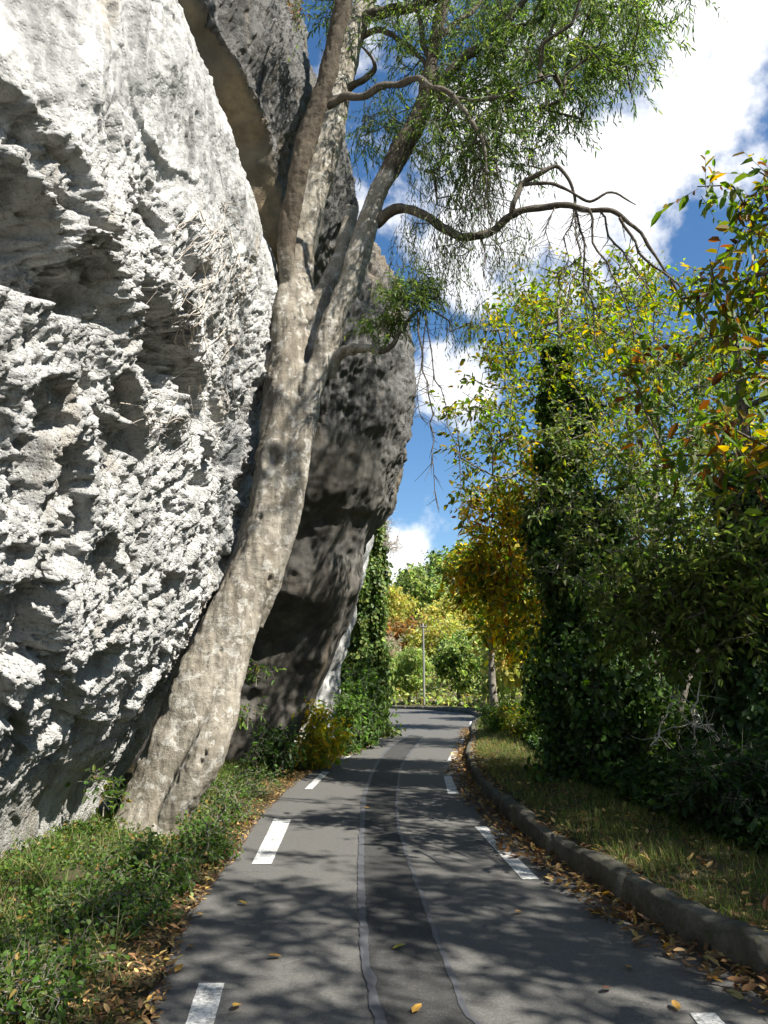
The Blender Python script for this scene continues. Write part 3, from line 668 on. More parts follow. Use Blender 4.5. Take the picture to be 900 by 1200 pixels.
limb([(345, 380, 9.7), (350, 300, 9.9), (362, 243, 10.0), (376, 195, 10.1), (388, 140, 10.2), (400, 85, 10.3), (414, 40, 10.4), (428, 0, 10.5), (445, -60, 10.5), (470, -140, 10.5)], [.26, .24, .25, .25, .24, .22, .19, .16, .13, .09], 18, amp=.15)
limb([(352, 440, 9.65), (366, 378, 9.7), (384, 338, 9.75), (401, 296, 9.8), (410, 258, 9.85), (413, 242, 9.85)], [.2, .16, .135, .12, .10, .085], 12, amp=.3)
limb([(384, 440, 9.5), (396, 418, 9.35), (412, 409, 9.2), (432, 408, 9.05), (446, 412, 9.0)], [.11, .10, .085, .065, .05], 10, amp=.2)
# fuse the limbs into one body
tm = g.build('trunk_raw', M['bark'])
rm = tm.modifiers.new('r', 'REMESH'); rm.mode = 'VOXEL'; rm.voxel_size = .022
smo = tm.modifiers.new('s', 'SMOOTH'); smo.factor = .6; smo.iterations = 5
dg = bpy.context.evaluated_depsgraph_get(); me = bpy.data.meshes.new_from_object(tm.evaluated_get(dg))
nv = len(me.vertices); co = np.zeros(nv * 3, np.float32); me.vertices.foreach_get('co', co); co = co.reshape(-1, 3); no = np.zeros(nv * 3, np.float32); me.vertices.foreach_get('normal', no); no = no.reshape(-1, 3)
nonuni = co * np.array([3.0, 3.0, .9])
dd = fbm(nonuni, 4, .55) * .065 + fbm(co * np.array([9, 9, 1.6]) + 4, 3, mode='billow') * .014 + fbm(co * np.array([5, 5, 16]), 3) * .008 + fbm(co * 9, 3) * .008
# a knot hole on the trunk and a torn wound near the foot
def knot(c, R, dep, ringh):
    rr = np.linalg.norm((co - c) * np.array([1, 1, .62]), axis=1) / R
    return -dep * np.exp(-(rr / .45) ** 2) + ringh * np.exp(-((rr - .95) / .3) ** 2)
for (px, py, Yk, R, dep, rh) in [(321, 533, 9.1, .13, .10, .035), (302, 603, 9.05, .05, .04, .01), (320, 682, 8.95, .06, .05, .012), (236, 888, 8.4, .05, .07, .0), (240, 880, 8.4, .04, .06, .0), (262, 760, 8.9, .04, .03, .01)]:
    c = P(px, py, Yk); 
    # snap to the surface along the viewing ray
    ppx, ppy = proj(co); sel = np.hypot(ppx - px, ppy - py) < 5
    if sel.any(): c = co[sel][np.argmin(co[sel][:, 1])]
    dd += knot(c, R, dep, rh)
co = co + no * dd[:, None]; me.vertices.foreach_set('co', (co - BT).astype(np.float32).ravel()); me.update()
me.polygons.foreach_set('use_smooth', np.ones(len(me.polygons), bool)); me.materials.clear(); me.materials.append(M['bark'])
bpy.data.objects.remove(tm)
big = empty('leaning_tree', BT, 'huge grey-barked tree leaning from the verge against the rock and arching over the road', 'tree')
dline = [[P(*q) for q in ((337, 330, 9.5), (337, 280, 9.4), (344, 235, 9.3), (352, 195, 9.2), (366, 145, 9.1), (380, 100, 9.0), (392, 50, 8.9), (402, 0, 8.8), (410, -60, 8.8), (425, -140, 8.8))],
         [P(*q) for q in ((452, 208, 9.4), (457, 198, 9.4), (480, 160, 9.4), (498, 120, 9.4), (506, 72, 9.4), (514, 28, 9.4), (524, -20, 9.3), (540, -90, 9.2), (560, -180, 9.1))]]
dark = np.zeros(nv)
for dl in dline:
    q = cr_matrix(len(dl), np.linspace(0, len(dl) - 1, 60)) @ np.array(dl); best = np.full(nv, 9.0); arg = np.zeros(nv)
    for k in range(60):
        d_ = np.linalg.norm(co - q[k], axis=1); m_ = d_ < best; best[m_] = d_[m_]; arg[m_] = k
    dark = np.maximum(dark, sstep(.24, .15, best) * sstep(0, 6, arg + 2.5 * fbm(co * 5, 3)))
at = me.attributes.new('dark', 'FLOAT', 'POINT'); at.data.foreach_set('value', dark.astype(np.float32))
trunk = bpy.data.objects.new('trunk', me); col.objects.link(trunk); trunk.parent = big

# finer boughs drawn after the photograph
bg_ = Geo()
boughs = [
    ([(440, 262, 9.4), (455, 250, 9.3), (478, 245, 9.2), (513, 264, 9.0), (550, 280, 8.8), (580, 267, 8.7), (605, 251, 8.6), (638, 244, 8.5), (668, 242, 8.4), (702, 246, 8.3), (738, 261, 8.2), (768, 300, 8.2), (800, 350, 8.2), (835, 385, 8.2)], [.085, .075, .062, .058, .056, .052, .046, .042, .038, .034, .026, .018, .013, .008]),
    ([(600, 254, 8.6), (603, 235, 8.5), (612, 216, 8.5), (632, 204, 8.4), (652, 194, 8.4), (668, 214, 8.4), (674, 232, 8.4), (672, 244, 8.4)], [.036, .036, .032, .03, .026, .022, .02, .018]),
    ([(612, 216, 8.5), (640, 214, 8.4), (664, 222, 8.4), (690, 232, 8.3), (722, 228, 8.3), (745, 240, 8.2)], [.024, .022, .02, .016, .012, .006]),
    ([(384, 124, 9.1), (402, 114, 9.0), (421, 110, 8.9), (456, 101, 8.8), (479, 94, 8.7), (502, 99, 8.6), (528, 115, 8.5), (551, 141, 8.4), (566, 172, 8.3), (570, 205, 8.3)], [.06, .058, .05, .045, .042, .04, .036, .03, .022, .014]),
    ([(528, 115, 8.5), (556, 118, 8.4), (590, 112, 8.3), (620, 98, 8.2), (650, 88, 8.1)], [.03, .028, .024, .018, .01]),
    ([(499, 118, 9.4), (522, 90, 9.2), (548, 68, 9.1), (580, 40, 9.0), (606, 12, 8.9), (630, -20, 8.8), (665, -70, 8.7)], [.085, .075, .068, .06, .055, .045, .03]),
    ([(424, 22, 10.4), (448, 14, 10.2), (480, 10, 10.0), (505, 2, 9.8), (540, -20, 9.6)], [.10, .09, .08, .07, .05]),
    ([(420, 44, 10.4), (446, 36, 10.1), (468, 46, 9.9), (486, 62, 9.7), (500, 78, 9.5)], [.055, .05, .042, .035, .028]),
    ([(408, 104, 10.2), (424, 94, 10.1), (440, 80, 10.0), (436, 66, 9.9), (424, 55, 9.9)], [.06, .05, .045, .025, .012]),
    ([(446, 412, 9.0), (462, 402, 8.9), (476, 384, 8.9), (492, 366, 8.9), (508, 352, 8.8)], [.04, .028, .022, .016, .008]),
    ([(500, 200, 9.2), (510, 205, 9.1), (512, 240, 9.0)], [.03, .025, .012]),
    ([(506, 75, 9.4), (492, 40, 9.6), (486, 0, 9.7), (470, -50, 9.8)], [.05, .042, .035, .02]),
    ([(510, 50, 9.4), (545, 20, 9.6), (575, -15, 9.8), (600, -60, 9.9)], [.045, .04, .032, .02]),
]
def crooked(p, amp=.06):
    p = np.array([P(*q) for q in p]); q = cr_matrix(len(p), np.linspace(0, len(p) - 1, (len(p) - 1) * 3 + 1)) @ p; w = np.sin(np.linspace(0, math.pi, len(q)))[:, None] ** .5
    return q + amp * w * np.stack([pnoise(q * 3.1 + 5), pnoise(q * 3.1 + 25), pnoise(q * 3.1 + 45)], 1)
for pts, rad in boughs: rad = np.interp(np.linspace(0, len(rad) - 1, (len(rad) - 1) * 3 + 1), np.arange(len(rad)), rad); bg_.tube(crooked(pts), rad * 1.0, 8, 2, noise_amp=.5 * rad[0], noise_scale=5.0)
allp = np.vstack([cr_matrix(len(p), np.linspace(0, len(p) - 1, len(p) * 3)) @ np.array([P(*q) for q in p]) for p, _ in boughs])
r5 = np.random.default_rng(11)
def pb(px, py, Y, rx, ry, rz, n): return (P(px, py, Y), (rx, ry, rz), n)
tg = blobs([pb(640, 30, 8.9, 1.5, 1.1, 1.1, 110), pb(560, 60, 9.2, 1.0, 1.0, .9, 60), pb(610, 120, 8.8, 1.0, .8, .75, 55), pb(700, 60, 8.6, .9, .8, .8, 50), pb(470, 50, 9.8, .8, .8, .8, 34), pb(460, 160, 9.8, .7, .5, .55, 22),
            pb(530, -60, 9.2, 2.0, 1.8, .9, 60), pb(690, -80, 8.9, 1.6, 1.5, .9, 50), pb(420, -80, 9.8, 1.5, 1.2, 1.0, 34), pb(540, 180, 8.8, .7, .6, .7, 34), pb(590, 170, 8.6, .55, .6, .5, 18), pb(770, 10, 8.6, .6, .6, .35, 12), pb(380, 20, 9.9, .35, .5, .5, 8),
            pb(520, 120, 9.0, .5, .5, .5, 18), pb(640, -40, 10.9, 1.6, 1.0, 1.0, 70), pb(700, 30, 10.6, 1.0, .8, .8, 34), pb(560, 0, 10.8, 1.2, .8, 1.0, 44), pb(610, 90, 10.3, .7, .6, .5, 20), (np.array([-.3, 6.3, 13.0]), (1.3, 1.2, .7), 40), (np.array([-1.1, 6.8, 12.9]), (1.3, .8, .8), 80), (np.array([-.6, 5.6, 13.3]), (1.2, .8, .7), 50), (np.array([2.1, 6.2, 9.9]), (1.4, .7, .5), 34)], r5)
nodes0 = allp
Pn, par, rad, n0, tips = grow(nodes0, tg, r5, .22, .0045, skip=0, arch=.10, jitter=.14)
idx = np.arange(n0, len(Pn)); pr = par[idx]; ra = np.minimum(rad[pr], rad[idx] * 1.4)
Vv, Ff = segs_mesh(Pn[pr], Pn[idx], ra, rad[idx], 5); bg_.add(Vv, Ff)
td = unit(Pn[tips] - Pn[par[tips]])
PAL_BT = [((.085, .145, .03), 4), ((.12, .185, .04), 4), ((.055, .09, .026), 3.5), ((.17, .22, .055), 2)]
s1, e1, pos1, ax1 = twiglets(Pn[tips], td, 5, .42, r5, 1.0, .55, .034, .35)
# hanging fine sprays in the middle and left
hang = blobs([pb(500, 300, 8.9, .5, .5, .8, 46), pb(560, 260, 8.8, .7, .5, .7, 52), pb(600, 300, 8.6, .35, .4, .6, 16), pb(530, 200, 8.9, .6, .5, .5, 40), pb(540, 360, 8.8, .35, .4, .45, 20), pb(620, 180, 8.6, .35, .4, .4, 14), pb(450, 130, 9.6, .35, .4, .5, 12)], r5)
Pn2, par2, rad2, n02, tips2 = grow(nodes0, hang, r5, .2, .0032, skip=0, arch=-.02, jitter=.10)
idx = np.arange(n02, len(Pn2)); Vv, Ff = segs_mesh(Pn2[par2[idx]], Pn2[idx], np.minimum(rad2[par2[idx]], rad2[idx] * 1.4), rad2[idx], 4); bg_.add(Vv, Ff)
down = np.tile([[0, 0, -1.0]], (len(tips2), 1)); s2, e2, pos2, ax2 = twiglets(Pn2[tips2], down, 4, .36, r5, .75, .8, .042, .4)
# green sprays by the stub and long bare twigs
sprg = blobs([pb(470, 350, 8.9, .45, .35, .28, 40), pb(450, 380, 9.0, .3, .3, .2, 18), pb(500, 330, 8.8, .25, .3, .2, 12)], r5)
Pn3, par3, rad3, n03, tips3 = grow(nodes0, sprg, r5, .15, .003, skip=0, arch=.05)
idx = np.arange(n03, len(Pn3)); Vv, Ff = segs_mesh(Pn3[par3[idx]], Pn3[idx], np.minimum(rad3[par3[idx]], rad3[idx] * 1.4), rad3[idx], 4); bg_.add(Vv, Ff)
s3, e3, pos3, ax3 = twiglets(Pn3[tips3], unit(Pn3[tips3] - Pn3[par3[tips3]]), 5, .22, r5, 1.0, .4, .03, .5)
for (a, rr_) in [([(490, 372, 8.8), (497, 430, 8.7), (505, 480, 8.7), (508, 530, 8.7), (512, 590, 8.7)], .008), ([(496, 365, 8.8), (512, 440, 8.8), (528, 500, 8.8), (537, 560, 8.8), (541, 622, 8.8)], .006), ([(500, 370, 8.8), (492, 440, 8.7), (494, 490, 8.7)], .006),
                 ([(674, 244, 8.4), (682, 290, 8.4), (690, 350, 8.4), (696, 400, 8.4)], .011), ([(674, 244, 8.4), (664, 280, 8.4), (655, 330, 8.4)], .008), ([(690, 245, 8.3), (705, 300, 8.3), (730, 340, 8.3), (742, 400, 8.3)], .011), ([(650, 244, 8.4), (644, 275, 8.4), (640, 300, 8.4)], .006),
                 ([(700, 246, 8.3), (725, 290, 8.3), (755, 330, 8.2), (768, 400, 8.2)], .010), ([(672, 246, 8.4), (676, 300, 8.3), (668, 350, 8.3), (672, 390, 8.3)], .008), ([(726, 255, 8.2), (752, 300, 8.2), (790, 330, 8.1), (830, 390, 8.0), (850, 440, 8.0)], .012),
                 ([(570, 205, 8.3), (572, 260, 8.3), (566, 320, 8.3)], .007), ([(551, 141, 8.4), (580, 190, 8.3), (588, 240, 8.3)], .009), ([(556, 150, 8.4), (560, 210, 8.4), (540, 260, 8.4)], .007)]:
    q_ = crooked(a, .12); bg_.tube(q_, np.linspace(rr_ * 1.6, rr_ * .5, len(q_)), 5, 2, noise_amp=.004, noise_scale=9)
    cc = cr_matrix(len(q_), np.linspace(.5, len(q_) - 1, 22)) @ q_
    A_ = np.repeat(cc, 2, 0); B_ = A_ + unit(r5.normal(size=A_.shape) * [1, 1, .3] + [0, 0, -.9]) * r5.uniform(.08, .32, (len(A_), 1))
    Vv, Ff = segs_mesh(A_, B_, np.full(len(A_), rr_ * .6), np.full(len(A_), .0018), 4); bg_.add(Vv, Ff)
for s_, e_, t_ in ((s1, e1, .003), (s2, e2, .0022), (s3, e3, .0025)):
    Vv, Ff = segs_mesh(s_, e_, np.full(len(s_), t_), np.full(len(s_), t_ * .4), 3); bg_.add(Vv, Ff)
M['bough'] = bark_material('bough_bark', (.075, .062, .046), (.12, .10, .075), (.19, .17, .14), .5)
child(bg_.build('branches', M['bough'], BT), big)
pos = np.vstack([pos1, pos2, pos3]); ax = np.vstack([ax1, ax2, ax3]); n = len(pos)
LL = np.concatenate([np.full(len(pos1), .080), np.full(len(pos2), .052), np.full(len(pos3), .075)]) * (.65 + .6 * r5.random(n))
nr = unit(r5.normal(size=(n, 3)) * .7 + [0, 0, .6])
tt = pick_tints(n, PAL_BT, r5); tt[len(pos1):len(pos1) + len(pos2)] *= np.array([.9, .85, 1.2])
child(leaf_object('crown', pos, ax, nr, LL, LL * .24, tt, M['leaf'], 'oval', BT, .12, .2), big)

#==TREES==
# ------------------------------------------------------------------ trees on the right
def autumn_low(pos, t, r):
    return t
def tree_at(label, cat, name, x, y, top, lean, blob, palette, seed, **kw):
    r = np.random.default_rng(seed); z0 = gzp(x, y); base = (x, y, z0)
    tr = [(x, y, z0 - .2)] + [(x + lean[0] * f + .12 * math.sin(5 * f + seed), y + lean[1] * f + .1 * math.cos(4 * f + seed), z0 + (top - z0) * f) for f in (.12, .3, .5, .7, .88, 1)]
    R0 = kw.pop('R0', .14); rad = [R0 * 1.3, R0, R0 * .85, R0 * .7, R0 * .5, R0 * .3, R0 * .12]
    return build_tree(name, label, cat, base, tr, rad, blobs(blob, r), r, palette, **kw), tr

# tall tree wrapped in ivy
t1, tr1 = tree_at('tall roadside tree whose straight trunk wears a thick dark ivy coat', 'tree', 'ivy_clad_tree', 3.25, 12.0, 8.0, (-.35, 0),
    [pb(630, 430, 12, 1.3, 1.3, 1.0, 62), pb(570, 490, 11.5, .8, 1.0, .7, 34), pb(720, 400, 12, 1.2, 1.2, 1.2, 44), pb(600, 370, 12, .8, 1, .6, 26), pb(690, 330, 12.5, 1.2, 1.2, .5, 32), pb(560, 550, 11.5, .6, .7, .4, 12), pb(700, 520, 11.6, 1.2, 1.0, .9, 40)],
    YELLOWG, 21, leafL=.105, leafW=.055, per=4, length=.40, gap=.070, kind='oval', R0=.15, bark='bark_mid', up=.9)
def ivy_coat(parent, tr, rads, n, r, name='ivy', leaf=.085, z_hi=1.0, mat='ivy', pal=DARKG, gaps=False):
    tr = np.array(tr); t = r.random(n) * (len(tr) - 1) * z_hi; C = cr_matrix(len(tr), t) @ tr; R = np.interp(t, np.arange(len(rads)), rads)
    R = R * (1 + .6 * fbm(C * 1.3 + 3, 2)); a = r.random(n) * 2 * math.pi; o = np.stack([np.cos(a), np.sin(a), r.normal(0, .25, n)], 1)
    R = R * (1 + .7 * pnoise(np.c_[np.cos(a) * 2, np.sin(a) * 2, C[:, 2] * 1.5]))
    pos = C + o * (R * (.55 + .45 * np.sqrt(r.random(n))))[:, None]; ax = unit(np.stack([r.normal(size=n), r.normal(size=n), -1 + r.normal(0, .4, n)], 1)); nr = unit(o + r.normal(0, .4, (n, 3)))
    if gaps:
        kz = (fbm(pos * 1.9 + 7, 3) > -.30 + .34 * sstep(2.5, 6.0, pos[:, 2])) | (r.random(n) < .12); pos, ax, nr = pos[kz], ax[kz], nr[kz]; n = len(pos)
        pos = pos + np.stack([pnoise(pos * .9 + 60), pnoise(pos * .9 + 70), 0 * pos[:, 0]], 1) * .22 * sstep(1.5, 4, pos[:, 2])[:, None]
    L = leaf * (.5 + .9 * r.random(n)); b = tuple(parent.location)
    return child(leaf_object(name, pos, ax, nr, L, L * .9, pick_tints(n, pal, r), M[mat], 'oval', b, .15, .1), parent)
r1 = np.random.default_rng(31)
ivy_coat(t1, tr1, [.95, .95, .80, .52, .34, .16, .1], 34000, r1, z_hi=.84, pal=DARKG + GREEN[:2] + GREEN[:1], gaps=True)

t2, tr2 = tree_at('slender pale multi-stemmed tree just right of the ivy clad trunk', 'tree', 'slender_tree', 4.35, 12.6, 7.8, (.5, .2),
    [pb(690, 610, 11.2, .7, .6, .5, 40), pb(665, 520, 11.3, .5, .5, .5, 20), pb(640, 590, 11.4, .5, .5, .4, 18), pb(650, 660, 11.4, .5, .6, .5, 26), pb(720, 540, 11.4, .6, .6, .5, 24), pb(760, 480, 12.6, 1.2, 1.2, 1.0, 60), pb(800, 560, 12.5, 1.1, 1.2, .9, 60), pb(740, 600, 12.4, 1.0, 1.0, .8, 60), pb(830, 430, 12.8, 1.0, 1.0, .9, 60)],
    OLIVE, 22, leafL=.085, leafW=.045, per=5, length=.34, gap=.06, R0=.09, bark='bark_mid')
# second and third stems of that tree
g = Geo(); b2 = np.array(t2.location)
g.tube([b2 + [.05, -.1, -.2], b2 + [.25, -.2, 1.2], b2 + [.75, -.3, 2.6], b2 + [1.2, -.3, 4.2]], [.07, .06, .05, .03], 8, 5, noise_amp=.02)
g.tube([b2 + [-.15, -.1, -.2], b2 + [-.25, -.15, 1.3], b2 + [-.1, -.2, 2.8], b2 + [-.5, -.2, 4.6]], [.06, .055, .045, .025], 8, 5, noise_amp=.02)
child(g.build('stem', M['bark_mid'], tuple(b2)), t2)

t3, tr3 = tree_at('broad dark tree at the right edge with an ivy-smothered trunk', 'tree', 'dark_tree', 4.25, 8.8, 6.6, (.1, .2),
    [pb(830, 630, 8.8, 1.1, 1.1, .5, 60), pb(870, 700, 8.6, 1.0, 1.0, .8, 100), pb(760, 680, 9.2, .9, 1.0, .5, 70), pb(800, 730, 9.0, .9, 1.0, .6, 80), pb(900, 600, 8.8, 1.0, 1.0, .6, 40), pb(740, 720, 9.6, .6, .8, .5, 40), (np.array([5.2, 7.6, 5.6]), (1.6, 1.6, 1.4), 120)],
    OLIVE, 23, leafL=.095, leafW=.048, per=6, length=.30, gap=.05, R0=.14, bark='bark_dark')
ivy_coat(t3, tr3, [.75, .62, .5, .36, .2, .1, .1], 20000, np.random.default_rng(32), z_hi=.6)

# autumn-coloured chestnut hanging low over the verge, left of the ivy tree
t4, tr4 = tree_at('golden-leaved young tree hanging low over the kerb in mid picture', 'tree', 'golden_tree', 3.6, 15.0, 6.2, (-.7, -.3),
    [pb(600, 640, 14, 1.0, 1.0, .7, 100), pb(560, 680, 14.5, .7, .8, .5, 60), pb(620, 700, 14.2, .8, .9, .5, 60), pb(590, 590, 14.2, 1.0, .9, .5, 70), pb(640, 560, 13.5, 1.0, 1.0, .6, 60), pb(600, 740, 15, .7, .8, .3, 30)],
    AUTUMN, 24, leafL=.145, leafW=.065, per=4, length=.36, gap=.075, R0=.08, bark='bark_mid')
# near chestnut: boughs reach in from the right
r6 = np.random.default_rng(41)
def chestnut(pos_xy, seed, label, blob, trunk=None, **kw):
    return tree_at(label, 'tree', 'chestnut_tree', pos_xy[0], pos_xy[1], kw.pop('top', 7.6), (-.3, .2), blob, kw.pop('pal', AUTUMN), seed, leafL=.135, leafW=.058, per=5, length=.40, gap=.065, R0=.16, bark='bark_dark', tip=.006, **kw)
NEARPAL = [((.08, .14, .022), 5), ((.15, .19, .028), 4), ((.24, .18, .02), 2.2), ((.13, .065, .018), 1.3), ((.08, .05, .018), 1)]
t5, _ = chestnut((7.4, 5.2), 25, 'near chestnut reaching in from the right with large browning leaves',
    [pb(860, 230, 6.8, .45, .7, .35, 7), pb(900, 290, 6.6, .5, .7, .5, 8), pb(840, 340, 7.0, .6, .7, .4, 7), pb(800, 400, 7.2, .6, .7, .4, 5), pb(890, 430, 6.8, .5, .8, .4, 5), pb(860, 515, 6.6, .7, .6, .12, 16), pb(760, 450, 7.4, .5, .6, .3, 4), pb(900, 570, 6.2, .4, .8, .3, 4),
     (np.array([7.6, 5.0, 6.8]), (1.7, 1.6, 1.4), 130), (np.array([7.4, 4.8, 4.6]), (1.2, 1.5, 1.0), 50)], pal=NEARPAL)
# trees beside and behind the viewer that shade the road
t6, _ = chestnut((5.4, 2.0), 26, 'chestnut beside the viewer, outside the right edge, shading the road', [(np.array([4.3, 1.9, 6.9]), (2.3, 2.6, 1.5), 165), (np.array([5.4, 2.4, 4.6]), (1.3, 1.8, .9), 70)], pal=NEARPAL)
t7, _ = chestnut((5.8, -2.4), 27, 'chestnut behind the viewer on the verge', [(np.array([4.3, -1.9, 6.6]), (2.3, 2.4, 1.5), 150), (np.array([5.3, -1.6, 4.4]), (1.4, 1.8, .9), 60)], pal=NEARPAL)
tall = []  # trees out of view, added to dim the wood on the right
for k, (x, y, where) in enumerate([(8.6, 7.0, 'outside the right edge, added to shade the dim wood'), (9.2, 2.0, 'out of view at the far right, added for shade')]):
    o, _ = tree_at('tall dense tree ' + where, 'tree', 'unseen_shade_tree', x, y, 11.5, (-.2, .1), [(np.array([x - .2, y, 8.8]), (2.3, 2.3, 2.8), 130), (np.array([x, y, 5.2]), (2.0, 2.0, 1.4), 40)],
        OLIVE, 60 + k, leafL=.2, leafW=.11, per=4, length=.55, gap=.11, kind='diamond', R0=.2, bark='bark_mid', twig=False)
# background row on the right
t8, tr8 = tree_at('tall light green tree standing behind the ivy clad tree', 'tree', 'green_tree', 6.2, 18, 10.5, (-.2, 0),
    [pb(700, 390, 18, 2.0, 1.6, 1.3, 70), pb(640, 350, 17.5, 1.3, 1.3, .7, 34), pb(800, 440, 18, 2.0, 1.6, 1.3, 80), pb(660, 480, 17.5, 1.5, 1.4, 1.3, 56), pb(760, 340, 18, 1.4, 1.3, .6, 30), pb(860, 500, 18, 1.8, 1.6, 1.4, 90), pb(780, 580, 18, 2.2, 1.6, 1.3, 90)],
    YELLOWG, 28, leafL=.17, leafW=.10, per=4, length=.55, gap=.11, kind='diamond', R0=.17, bark='bark_mid', twig=False)
t9, tr9 = tree_at('roadside tree with a slim bare trunk at the start of the bend', 'tree', 'slim_tree', 3.95, 27.5, 8.0, (-.2, 0),
    [pb(570, 690, 27, 1.4, 1.3, .8, 70), pb(600, 720, 27, 1.6, 1.3, .7, 60), pb(585, 640, 27, 1.6, 1.3, 1.0, 90), pb(550, 660, 26, .8, .9, .6, 36), pb(620, 660, 27, 1.4, 1.3, 1, 50)],
    AUTUMN[:1] + YELLOWG, 29, leafL=.20, leafW=.12, per=4, length=.6, gap=.13, kind='diamond', R0=.13, bark='bark_mid', twig=False)

# generic far trees: three models, copied
def far_model(seed, palette, h, w, name='hillside_tree'):
    r = np.random.default_rng(seed); base = (0, 0, 0)
    tr = [(0, 0, -.5), (.05, 0, h * .15), (.1, .05, h * .35), (0, .1, h * .6), (.1, 0, h * .85)]
    bl = [((0, 0, h * .62), (w * .42, w * .42, h * .36), 70)]
    for k in range(7):
        a = k * 2.4 + r.random(); rr = w * .3; bl.append(((rr * math.cos(a), rr * math.sin(a), h * (.35 + .08 * k)), (w * .22, w * .22, h * .14), 22))
    return build_tree(name, 'x', 'tree', base, tr, [.22, .2, .16, .1, .04], blobs(bl, r), r, palette, leafL=.42, leafW=.27, per=6, length=.8, gap=.19, kind='diamond', bark='bark_mid', tip=.02, step=.8, sides=4, twig=False, skip=1, up=.5)
FARG = [((.24, .31, .09), 4), ((.18, .25, .07), 4), ((.33, .37, .13), 3)]  # far palettes are lightened so the leaf colour carries the haze
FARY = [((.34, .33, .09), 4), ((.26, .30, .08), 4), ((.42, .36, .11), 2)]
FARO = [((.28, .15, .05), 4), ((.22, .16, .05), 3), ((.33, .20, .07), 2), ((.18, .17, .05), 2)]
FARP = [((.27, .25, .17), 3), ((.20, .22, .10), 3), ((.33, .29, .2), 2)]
models = [(far_model(51, FARG, 6.5, 6.0), 'green'), (far_model(52, FARY, 7.5, 6.5), 'yellow green'), (far_model(53, FARO, 5.5, 5.5), 'rusty orange'), (far_model(54, DARKG[:1] + FARG, 8, 6), 'deep green'), (far_model(55, FARP, 6, 5.5), 'pale grey green')]
# (x, y, model, scale, where)
hill = [(-2.5, 60, 0, .75, 'behind the outer kerb at the left of the bend'), (1.8, 56, 0, .62, 'right behind the utility pole on the bend'), (5.5, 58, 3, .70, 'behind the outer kerb, between pole and slim tree'), (9, 55, 0, .8, 'behind the slim roadside trunk'),
        (0, 70, 4, .9, 'second row, above the pole on the bend'), (5, 72, 1, .95, 'second row, right of the pole'), (-5, 74, 1, .9, 'second row at the left, beside the ivy column'), (10, 70, 2, .9, 'second row, behind the slim trunk'),
        (3, 84, 2, 1.15, 'patch of rust in the middle of the hillside'), (-2, 88, 4, 1.1, 'middle of the hillside at the left'), (8, 90, 1, 1.2, 'middle of the hillside at the right'), (14, 84, 0, 1.1, 'half hidden by the golden tree'),
        (-6, 98, 1, 1.2, 'upper slope at the far left'), (0, 104, 1, 1.25, 'upper slope in the middle of the gap'), (6, 108, 3, 1.3, 'upper slope right of the gap'), (13, 110, 4, 1.4, 'upper slope behind the golden leaves'),
        (-3, 124, 0, 1.4, 'skyline at the left end of the gap'), (5, 128, 3, 1.4, 'skyline in the middle of the gap'), (12, 130, 3, 1.7, 'tallest on the skyline, right of the gap'), (20, 128, 0, 1.6, 'skyline hidden deep behind the golden tree'),
        (-12, 118, 0, 1.4, 'hillside hidden behind the ivy column'), (-11, 80, 3, 1.1, 'slope behind the rock outcrop')]
right = [(8.5, 24, 0, .95, 'behind the golden tree on the right'), (12, 30, 1, 1.1, 'deep in the wood on the right'), (8.2, 33, 3, .8, 'between the slim trunk and the ivy clad tree'), (11, 20, 0, 1.05, 'seen through the pale stems on the right'), (15, 24, 3, 1.2, 'far right in the dim wood'),
         (9.5, 14.5, 3, .95, 'directly behind the broad dark tree'), (13, 13, 0, 1.2, 'beyond the right edge of the wood'), (7.4, 41, 1, .9, 'low beside the bend on the right'), (18, 40, 0, 1.5, 'back of the wood on the right'), (24, 30, 1, 1.6, 'furthest right at the back of the wood'), (30, 60, 0, 1.9, 'valley side behind the wood'), (9, 9.5, 0, .85, 'behind the near chestnut on the right')]
used = set(); rr = random.Random(4)
def plural(i): return models[i][1]
for lst, grp in ((hill, 'trees on the hillside beyond the bend'), (right, 'trees of the wood on the right')):
    for (x, y, mi, sc, where) in lst:
        root = models[mi][0]; lab = models[mi][1] + ' tree ' + where
        z = gzp(x, y); s3_ = (sc * rr.uniform(.9, 1.1), sc * rr.uniform(.9, 1.1), sc)
        if mi not in used: o = root; used.add(mi); o.location = (x, y, z); o.rotation_euler = (0, 0, rr.uniform(0, 6)); o.scale = s3_
        else: o = copy_thing(root, (x, y, z), rr.uniform(0, 6), s3_)
        o['label'] = lab; o['group'] = grp

# far bushes: low scrub that closes the hillside (uncountable)
def leaf_cloud(name, pts, L, W, palette, r, mat='leaf', kind='diamond', loc=(0, 0, 0), up=.6, droop=.2, fold=.25):
    n = len(pts); ax = unit(r.normal(size=(n, 3)) * [1, 1, .5] + [0, 0, -droop]); nr = unit(r.normal(size=(n, 3)) * .6 + [0, 0, up]); LL = L * (.6 + .7 * r.random(n))
    return leaf_object(name, pts, ax, nr, LL, LL * W / L, pick_tints(n, palette, r), M[mat], kind, loc, fold, .15)
r7 = np.random.default_rng(61)
n = 60000; x = r7.uniform(-45, 70, n); y = 53.5 + 100 * r7.random(n) ** 1.3; clump = fbm(np.c_[x * .28, y * .28, x * 0], 3)
keepm = (clump > -.25) & (y > 53 + np.maximum(0, (x + 12)) * 0.0); x, y, clump = x[keepm], y[keepm], clump[keepm]
zz = ground_z(x, y) + r7.random(len(x)) * (1.0 + 2.2 * np.clip(clump + .3, 0, 1)) * (.35 + .65 * sstep(53, 57, y))
tag(leaf_cloud('scrub', np.c_[x, y, zz], .40, .26, FARG + FARY[:1] + FARP[:1], r7), kind='stuff')

